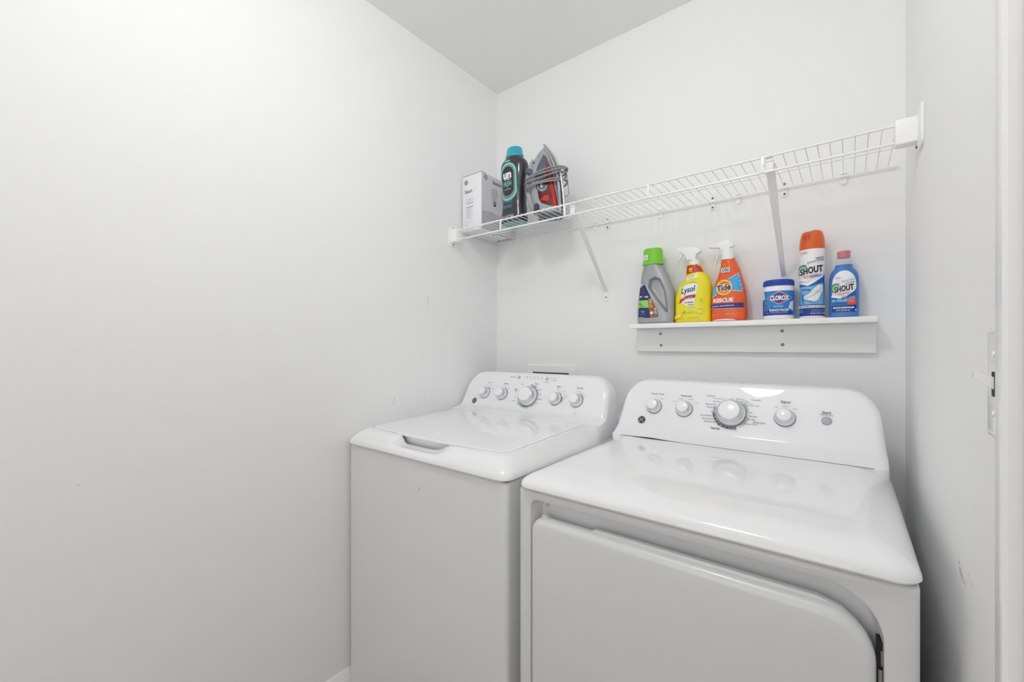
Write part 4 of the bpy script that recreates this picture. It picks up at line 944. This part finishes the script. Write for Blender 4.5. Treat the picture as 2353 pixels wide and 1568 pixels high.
# --- blue gel bottle
YG = -.050; cx = 1.3285
t = base_thing('stain_gel_bottle', cx, YG, SHZ, 'short blue stain-scrubber bottle with red brush cap, at the right end of the ledge', 'detergent bottle')
bl = mat('blue_plastic', rgb(62, 124, 196), .28, coat=.2)
gel = [(1.2972, cx-.0310, cx+.0310, .0195, 3.0), (1.299, cx-.0335, cx+.0335, .0215, 3.0), (1.305, cx-.0340, cx+.0340, .0220, 3.0), (1.385, cx-.0340, cx+.0340, .022, 3.0), (1.405, cx-.0335, cx+.0335, .0218, 2.8), (1.418, cx-.0315, cx+.0315, .0214, 2.6), (1.428, cx-.0275, cx+.0275, .0208, 2.4),
       (1.435, cx-.0225, cx+.0225, .0202, 2.2), (1.439, cx-.0205, cx+.0205, .020, 2.0), (1.445, cx-.0200, cx+.0200, .020, 2.0)]
B = Body(gel, YG, 50, 64); obj('bottle_body', B.mesh(), bl, t, 60)
clear = mat('clear_cap_plastic', rgb(206, 216, 236), .12, alpha=.16, coat=.3)
m = MB(); m.lathe([(.0196, 1.4445), (.0200, 1.4450)] + [q for k in range(4) for q in ((.0200, 1.4460+k*.0045), (.0192, 1.4475+k*.0045), (.0192, 1.4485+k*.0045), (.0200, 1.4500+k*.0045))] + [(.0185, 1.4640), (.0170, 1.4655)], (cx, YG, 0), (0, 0, 1), 40)
obj('ribbed_collar', m, clear, t, label='translucent ribbed collar')
m = MB(); m.lathe([(.0163, 1.4655), (.0163, 1.4835), (.0155, 1.4860), (.0150, 1.4862), (.0150, 1.4665)], (cx, YG, 0), (0, 0, 1), 40, cap=False); obj('cap', m, clear, t, label='clear outer cap')
m = MB(); m.lathe([(0, 1.4660), (.0146, 1.4660), (.0146, 1.4820), (.0138, 1.4835), (0, 1.4835)], (cx, YG, 0), (0, 0, 1), 40)
for k in range(40):
    r = .0125*math.sqrt((k+.5)/40); a = k*2.39996
    m.tube([(cx+r*math.cos(a), YG+r*math.sin(a), 1.483), (cx+r*math.cos(a), YG+r*math.sin(a), 1.4852)], .0009, 5)
obj('scrubber', m, mat('red_scrubber_plastic', rgb(232, 74, 58), .4), t, label='red scrubber inside the cap')
p = Print(B.front, .003); W = .0265; c_ = cx+.0005
P = [(c_-W, 1.3115), (c_+W, 1.3115), (c_+W, 1.3880)]
for i in range(1, 14):
    a = math.radians(180*i/14); P.append((c_+W*math.cos(a), 1.3880+.0400*math.sin(a)**.9))
P.append((c_-W, 1.3880)); p.poly(P, WH)
SB, SD, SR = shout(p, c_, W, 1.3115, 1.3640, 1.3770, .84, 0, False)
p.text('SC Johnson', c_-.0130, 1.4085, .0032, SR, width=.0140, shear=.3, bold=.02); p.text('A FAMILY COMPANY', c_-.0125, 1.4055, .0011, SR, width=.011)
p.text('SET-IN STAIN', c_+.0085, 1.3990, .0036, ink(96, 120, 170), width=.0260, bold=.02, rot=14); p.text('SCRUBBER', c_+.0125, 1.3925, .0038, ink(96, 120, 170), width=.0200, bold=.02, rot=14)
p.ell(c_+.0165, 1.3400, .0095, .0095, ink(206, 84, 76)); p.ell(c_+.0150, 1.3425, .0060, .0060, ink(226, 120, 108))
for k in range(14): p.ell(c_+.0060+random.uniform(-.005, .004), 1.3400+random.uniform(-.007, .007), .0010, .0007, ink(222, 150, 144))
p.rect(c_-.0225, c_+.0205, 1.3215, 1.3255, WH, .0018); p.text('ENZYMES & OXYGEN', c_-.001, 1.3235, .0024, ink(50, 60, 90), width=.0370, bold=.02)
p.text('8.7 FL OZ (246 mL)', c_-.002, 1.3165, .0036, WH, width=.0290, bold=.02); p.rect(c_+.0225, c_+.0240, 1.3140, 1.3185, WH)
p.build('label', t)

# ------------------------------------------------------------------ things on the wire shelf
STOP = SZT+.0067
# --- light bulb box
t = thing('light_bulb_box', (.066, -.14, STOP), 'white and grey light bulb carton at the left end of the wire shelf', 'box')
card = mat('white_card', (.90, .90, .92, 1), .45); gcard = mat('grey_card', rgb(216, 215, 221), .45)
bx0_, bx1_, by0_, by1_, bz1_ = .012, .122, -.247, -.030, 1.9555
m = MB(); m.box(bx0_, bx1_, by0_, by1_, STOP, bz1_, .0008); bxo = obj('carton', m, [card], t)
gx = bx1_+.0002
m = MB(); m.add([(gx, by0_+.0035, STOP+.001), (gx, by1_-.001, STOP+.001), (gx, by1_-.001, bz1_-.001), (gx, by0_+.0035, bz1_-.001)], [(0, 1, 2, 3)]); obj('side_panel', m, gcard, bxo, fixn=False, label='pale grey printed side')
m = MB(); m.box(bx0_+.001, bx1_+.0008, by0_-.0006, by0_+.03, bz1_-.0003, bz1_+.0010); obj('top_flap', m, mat('card_edge', rgb(110, 108, 108), .6), bxo, label='darker edge of the top flap')
GB = ink(62, 78, 138); GK = ink(96, 96, 112); GL = ink(176, 176, 186); BK = ink(52, 50, 60)
def gelogo(p, u, z, r):
    p.ell(u, z, r, r, GB, n=32); Wc = ink(226, 228, 238)
    p.arc(u, z, r*.84, r*.90, 0, 360, Wc, 32)
    for k in range(4):
        a = 45+90*k; p.arc(u+r*.52*math.cos(math.radians(a)), z+r*.52*math.sin(math.radians(a)), r*.12, r*.24, a-140, a+140, Wc, 10)
    p.text('GE', u, z, r*.85, Wc, width=r*1.05, bold=.02, shear=.3)
p = Print(lambda u, z, off: (u, by0_-off, z), .2)
gelogo(p, .0335, 1.9270, .0105); p.text('basic', .0500, 1.8880, .0165, GK, width=.0440, bold=.005); p.text('LED', .0850, 1.8900, .0080, ink(222, 222, 226), width=.0140)
for u, s in ((.040, '8'), (.058, '60'), (.076, '4')): p.text(s, u, 1.8520, .0065, GL, bold=.02); p.rect(u-.006, u+.006, 1.8440, 1.8450, GL)
p.rect(.035, .078, 1.8330, 1.8390, ink(214, 214, 222)); p.rect(.035, .078, 1.8170, 1.8188, GK)
for k in range(11): p.rect(.036, .060+.018*((k*7) % 3)/2, 1.8110-k*.0042, 1.8118-k*.0042, GL)
p.rect(.035, .075, 1.7560, 1.7566, GL); p.rect(.035, .0356, 1.728, 1.7560, GL)
p.build('front_printing', bxo)
p = Print(lambda u, z, off: (gx+off, u, z), .2)
gelogo(p, -.2180, 1.9400, .0115); p.text('basic', -.1420, 1.9330, .0175, GK, width=.0620, bold=.005); p.text('LED', -.0850, 1.9280, .0080, ink(190, 190, 198), width=.0200)
bulb = [(0, 1), (.5, .93), (.86, .70), (1, .35), (.93, 0), (.72, -.35), (.50, -.75), (.42, -1.15)]
P = [(-.1600+.0215*a, 1.8800+.0260*b_) for a, b_ in bulb]; P += [(-.1600-.0215*a, 1.8800+.0260*b_) for a, b_ in reversed(bulb[1:])]
p.poly(P, ink(190, 188, 194)); p.rect(-.1690, -.1510, 1.8310, 1.8500, ink(150, 148, 152)); p.ell(-.160, 1.8310, .0070, .0035, BK)
for k in range(3): p.line([(-.1690, 1.8350+k*.0045), (-.1510, 1.8370+k*.0045)], .0010, BK)
for k in range(8): p.rect(-.1150, -.0550, 1.9050-k*.0075, 1.9065-k*.0075, GK)
p.rect(-.2420, -.110, 1.7950, 1.7955, GL); p.rect(-.2420, -.115, STOP+.002, 1.7900, ink(188, 188, 198)); p.text('= 2,700 K', -.190, 1.7925, .0050, GK, width=.0400)
p.build('side_printing', bxo)
p = Print(lambda u, v, off: (u, v, STOP-off), .2, base=.0001)
p.rect(.030, .119, -.040, -.032, BK)
for k in range(5): p.rect(.108, .116, -.135+k*.018, -.125+k*.018, BK)
p.rect(.085, .100, -.150, -.146, BK); p.rect(.085, .100, -.140, -.137, BK); p.rect(.085, .100, -.130, -.126, BK); p.line([(.045, -.19), (.045, -.08), (.060, -.08)], .0012, GK)
p.build('bottom_printing', bxo)

# --- black scent-booster bottle
ux, uy = .2680, -.205
t = thing('scent_booster_bottle', (ux, uy, STOP), 'dark charcoal waisted bottle with teal cap, between the bulb carton and the iron', 'detergent bottle')
ch = mat('charcoal_plastic', rgb(50, 50, 58), .22, coat=.3)
Z = lambda q: STOP+q
U = lambda q, a, b_, n: (Z(q), ux-a, ux+a, b_, n)
un = [U(0, .050, .034, 2.6), U(.004, .055, .038, 2.6), U(.020, .0565, .0395, 2.6), U(.050, .0545, .038, 2.5), U(.085, .0515, .036, 2.4), U(.120, .0520, .0365, 2.4), U(.160, .0560, .039, 2.4), U(.200, .0600, .0405, 2.5), U(.225, .0605, .0405, 2.5), U(.243, .0580, .0395, 2.4), U(.256, .0500, .036, 2.3), U(.264, .0410, .033, 2.1), U(.270, .0375, .032, 2.0)]
B = Body(un, uy, 60, 72); obj('bottle_body', B.mesh(), ch, t, 60)
teal = mat('teal_cap_plastic', rgb(44, 168, 190), .3, coat=.1)
m = MB(); m.lathe([(.0385, Z(.268)), (.0395, Z(.270)), (.0395, Z(.276)), (.0372, Z(.279)), (.0335, Z(.302)), (.0310, Z(.3075)), (.0270, Z(.3095)), (0, Z(.3095))], (ux, uy, 0), (0, 0, 1), 48, sy=.85); obj('cap', m, teal, t, label='teal cap')
p = Print(B.front, .004); c_ = ux-.006; MT = ink(120, 214, 200); MG = ink(70, 120, 120); DK = ink(46, 44, 50); SG = ink(150, 152, 156)
def pill(a, h0, h1, m_):
    P = [(c_+a*math.cos(math.radians(k*12)), Z(h1)+a*1.0*math.sin(math.radians(k*12))) for k in range(16)]+[(c_+a*math.cos(math.radians(k*12)), Z(h0)+a*math.sin(math.radians(k*12))) for k in range(15, 30)]
    p.poly(P, m_)
pill(.0440, .128, .198, MG); pill(.0415, .130, .198, MT); pill(.0350, .134, .196, DK); pill(.0335, .135, .196, SG); pill(.0300, .137, .195, DK)
p.text('un', c_-.001, Z(.1935), .0300, WH, width=.0420, bold=.045); p.text('STOPABLES', c_, Z(.1730), .0052, WH, width=.0330, bold=.02)
p.text('FRESH', c_, Z(.1560), .0180, MT, width=.0400, bold=.015); p.text('SCENT', c_, Z(.1415), .0040, MT, width=.0130); p.text('IN-WASH BOOSTER', c_, Z(.1340), .0040, WH, width=.0330)
p.text('Downy', c_, Z(.2480), .0080, WH, width=.0270, bold=.02)
for k in range(3): p.text('TOSS IN WITH YOUR LAUNDRY', c_-.002, Z(.0960-.0070*k), .0035, ink(176, 164, 150), width=.052)
p.rect(c_-.030, c_+.024, Z(.0560), Z(.0720), ink(52, 88, 104)); p.text('SCENT BEADS', c_-.004, Z(.064), .0070, ink(90, 150, 170), width=.040)
p.text('LONG LASTING', c_-.004, Z(.0250), .0080, ink(206, 206, 208), width=.070, bold=.02); p.rect(c_-.038, c_+.035, Z(.008), Z(.016), ink(60, 78, 84))
p.build('label', t)
m = MB(); m.loft([[(x_, y_, Z(q)) for x_, y_, _ in B.sec(Z(.001), g)] for q, g in ((-.0003, -.008), (-.0004, .0005), (.0015, .0022), (.006, .0012))], True, False)
obj('bottle_base', m, mat('teal_base_plastic', rgb(120, 176, 180), .3), t, 60, 'pale teal base')

# --- steam iron standing on its heel, sole plate towards the right
IX, IY = .4180, -.198
AX = Vector((.83, .557, 0)).normalized(); LT = Vector((-AX.y, AX.x, 0)); ORG = Vector((IX, IY, STOP))
IM = Matrix(((AX.x, LT.x, 0, ORG.x), (AX.y, LT.y, 0, ORG.y), (0, 0, 1, ORG.z), (0, 0, 0, 1)))
t = thing('steam_iron', (IX, IY, STOP), 'grey and red steam iron standing on its heel, grey cord wrapped around it', 'iron')
ig = mat('iron_grey_plastic', rgb(160, 163, 168), .35, coat=.1); idk = mat('iron_slate_plastic', rgb(86, 92, 104), .35); isil = mat('sole_steel', rgb(196, 196, 198), .3, .8)
# profile coordinates: x to the sole, z up
iron = [(0.0, -.030, .058, .040, 3.0), (.006, -.034, .062, .043, 3.0), (.030, -.042, .058, .045, 2.8), (.060, -.053, .055, .046, 2.6), (.100, -.061, .051, .046, 2.5), (.130, -.065, .047, .045, 2.4), (.165, -.064, .042, .041, 2.3),
        (.195, -.058, .034, .036, 2.2), (.220, -.048, .024, .030, 2.2), (.245, -.034, .010, .021, 2.1), (.262, -.020, -.002, .012, 2.0), (.268, -.014, -.006, .005, 2.0)]
B = Body(iron, 0, 60, 56); obj('shell', B.mesh().xform(IM), ig, t, 60)
sole = [(.004, .059, .072, .050, 4), (.020, .060, .073, .0545, 4), (.080, .056, .070, .0545, 4), (.130, .050, .064, .050, 4), (.170, .043, .057, .043, 4), (.205, .031, .045, .034, 4), (.235, .018, .031, .024, 4), (.262, .002, .014, .013, 4), (.280, -.010, .001, .0055, 4), (.286, -.013, -.004, .002, 4)]
S_ = Body(sole, 0, 50, 56); obj('sole_plate', S_.mesh().xform(IM), isil, t, 40, 'pointed metal sole plate')
sk = [(.008, .046, .060, .047, 4), (.080, .043, .057, .050, 4), (.130, .038, .051, .046, 4), (.170, .031, .044, .039, 4), (.205, .020, .032, .031, 4), (.235, .008, .019, .022, 4), (.262, -.006, .003, .011, 4), (.272, -.011, -.004, .006, 4)]
Sk = Body(sk, 0, 40, 56); obj('skirt', Sk.mesh().xform(IM), mat('iron_skirt', rgb(178, 178, 180), .3, coat=.2), t, 40, 'light grey skirt above the sole plate')
fnI = lambda u, z, off: tuple(IM @ Vector(B.front(u, z, off)))
p = Print(fnI, .004, base=.0004); IR = ink(206, 40, 30, .12); IRD = ink(96, 22, 20, .12); SL = ink(84, 92, 106)
p.poly([(-.010, .236), (-.030, .195), (-.042, .155), (-.046, .130), (.030, .130), (.024, .160), (.012, .195), (.000, .225)], SL)
p.poly([(-.004, .205), (.003, .190), (.014, .160), (.028, .120), (.040, .060), (.044, .030), (.010, .034), (-.018, .044), (-.028, .060), (-.032, .085), (-.034, .125), (.002, .140)], IRD)
p.poly([(-.003, .205), (.006, .182), (.016, .150), (.026, .110), (.036, .060), (.040, .030), (.026, .032), (.022, .070), (.014, .110), (.004, .160)], IR)
p.poly([(-.024, .056), (.004, .050), (.010, .060), (.006, .074), (-.010, .070), (-.014, .064)], IR)  # bright red patch paints a reflection on the tank
p.ell(-.016, .108, .0225, .0225, ink(56, 58, 66)); p.arc(-.016, .108, .0150, .0180, 160, 360, ink(176, 178, 184), 20); p.text('S', -.018, .110, .014, ink(210, 212, 216), bold=.03)
p.line([(-.030, .222), (-.024, .232), (-.022, .240)], .0012, SL); p.rect(-.054, -.044, .205, .211, ink(70, 74, 84))
p.build('tank_window', t, 'dark and red glossy water tank window')
fnS = lambda u, z, off: tuple(IM @ Vector(Sk.front(u, z, off)))
p = Print(fnS, .004); p.text('STAINLESS', .0535, .065, .0075, ink(84, 86, 92), width=.044, rot=92); p.build('skirt_lettering', t)
def blob(name, c, r, m_, lab=None, rot=0):
    m = MB(); n = 10; secs = []
    for i in range(1, n):
        a = math.pi*i/n; secs.append([(c[0]+r[0]*math.sin(a)*math.cos(b_*math.pi/8), c[1]+r[1]*math.sin(a)*math.sin(b_*math.pi/8), c[2]-r[2]*math.cos(a)) for b_ in range(16)])
    m.loft(secs); m.xform(IM @ Matrix.Translation(Vector(c)) @ Matrix.Rotation(math.radians(rot), 4, 'Y') @ Matrix.Translation(-Vector(c))); return obj(name, m, m_, t, 60, lab)
blob('steam_dial', (-.060, -.014, .172), (.022, .016, .013), idk, 'slate thumb dial', 25)
blob('steam_button', (-.046, -.012, .206), (.008, .014, .004), idk, None, 50)
blob('cord_pivot', (-.036, -.030, .028), (.012, .016, .020), mat('pivot_dark', rgb(44, 62, 74), .4), 'dark cord pivot at the heel')
m = MB(); m.box(-.030, .064, -.046, .046, -.0002, .012, .004); m.xform(IM); obj('heel', m, idk, t, 35, 'slate heel rest')
# handle bar on the far side of the shell (opposite the sole)
m = MB(); m.tube([tuple(IM @ Vector(q)) for q in ((-.035, 0, .020), (-.056, 0, .050), (-.069, 0, .100), (-.071, 0, .140), (-.062, 0, .185), (-.046, 0, .222))], [.013, .013, .012, .012, .013, .012], 14); obj('handle', m, ig, t, 60)
# wrapped cord
cordm = mat('cord_grey', rgb(146, 146, 148), .5)
m = MB(); pts = []
loops = [(.146, .195), (.140, .186), (.131, .180), (.116, .163), (.104, .136)]
tot = len(loops)*40
for i in range(tot+12):
    q = i/40; k = min(int(q), len(loops)-1); f_ = q-k; a = 2*math.pi*q
    zl = loops[k][0]; zr = loops[k][1]
    if k+1 < len(loops): zl += (loops[k+1][0]-zl)*min(f_, 1); zr += (loops[k+1][1]-zr)*min(f_, 1)
    c_, s_ = math.cos(a), math.sin(a)
    ex = math.copysign(abs(c_)**.8, c_); ey = math.copysign(abs(s_)**.75, s_)
    xc = -.001+.003*math.sin(k*2.1); rx = .079+.002*math.sin(k*1.7+a); ry = .0585-.0008*k
    z_ = (zl+zr)/2+(zr-zl)/2*ex+.0022*math.sin(3*a+k*1.9)
    pts.append(tuple(IM @ Vector((xc+rx*ex, ry*ey, z_))))
m.tube(pts, .0033, 8); obj('cord', m, cordm, t, 60, 'grey power cord wound around the iron')
m = MB(); m.tube([tuple(IM @ Vector(q)) for q in ((.062, -.030, .180), (.078, -.020, .165), (.083, -.018, .120), (.086, -.016, .085), (.080, -.018, .078), (.064, -.030, .070))], .0016, 8); obj('wire_guard', m, mat('guard_wire', rgb(150, 150, 152), .3, .6), t, 60, 'thin wire guard beside the sole')
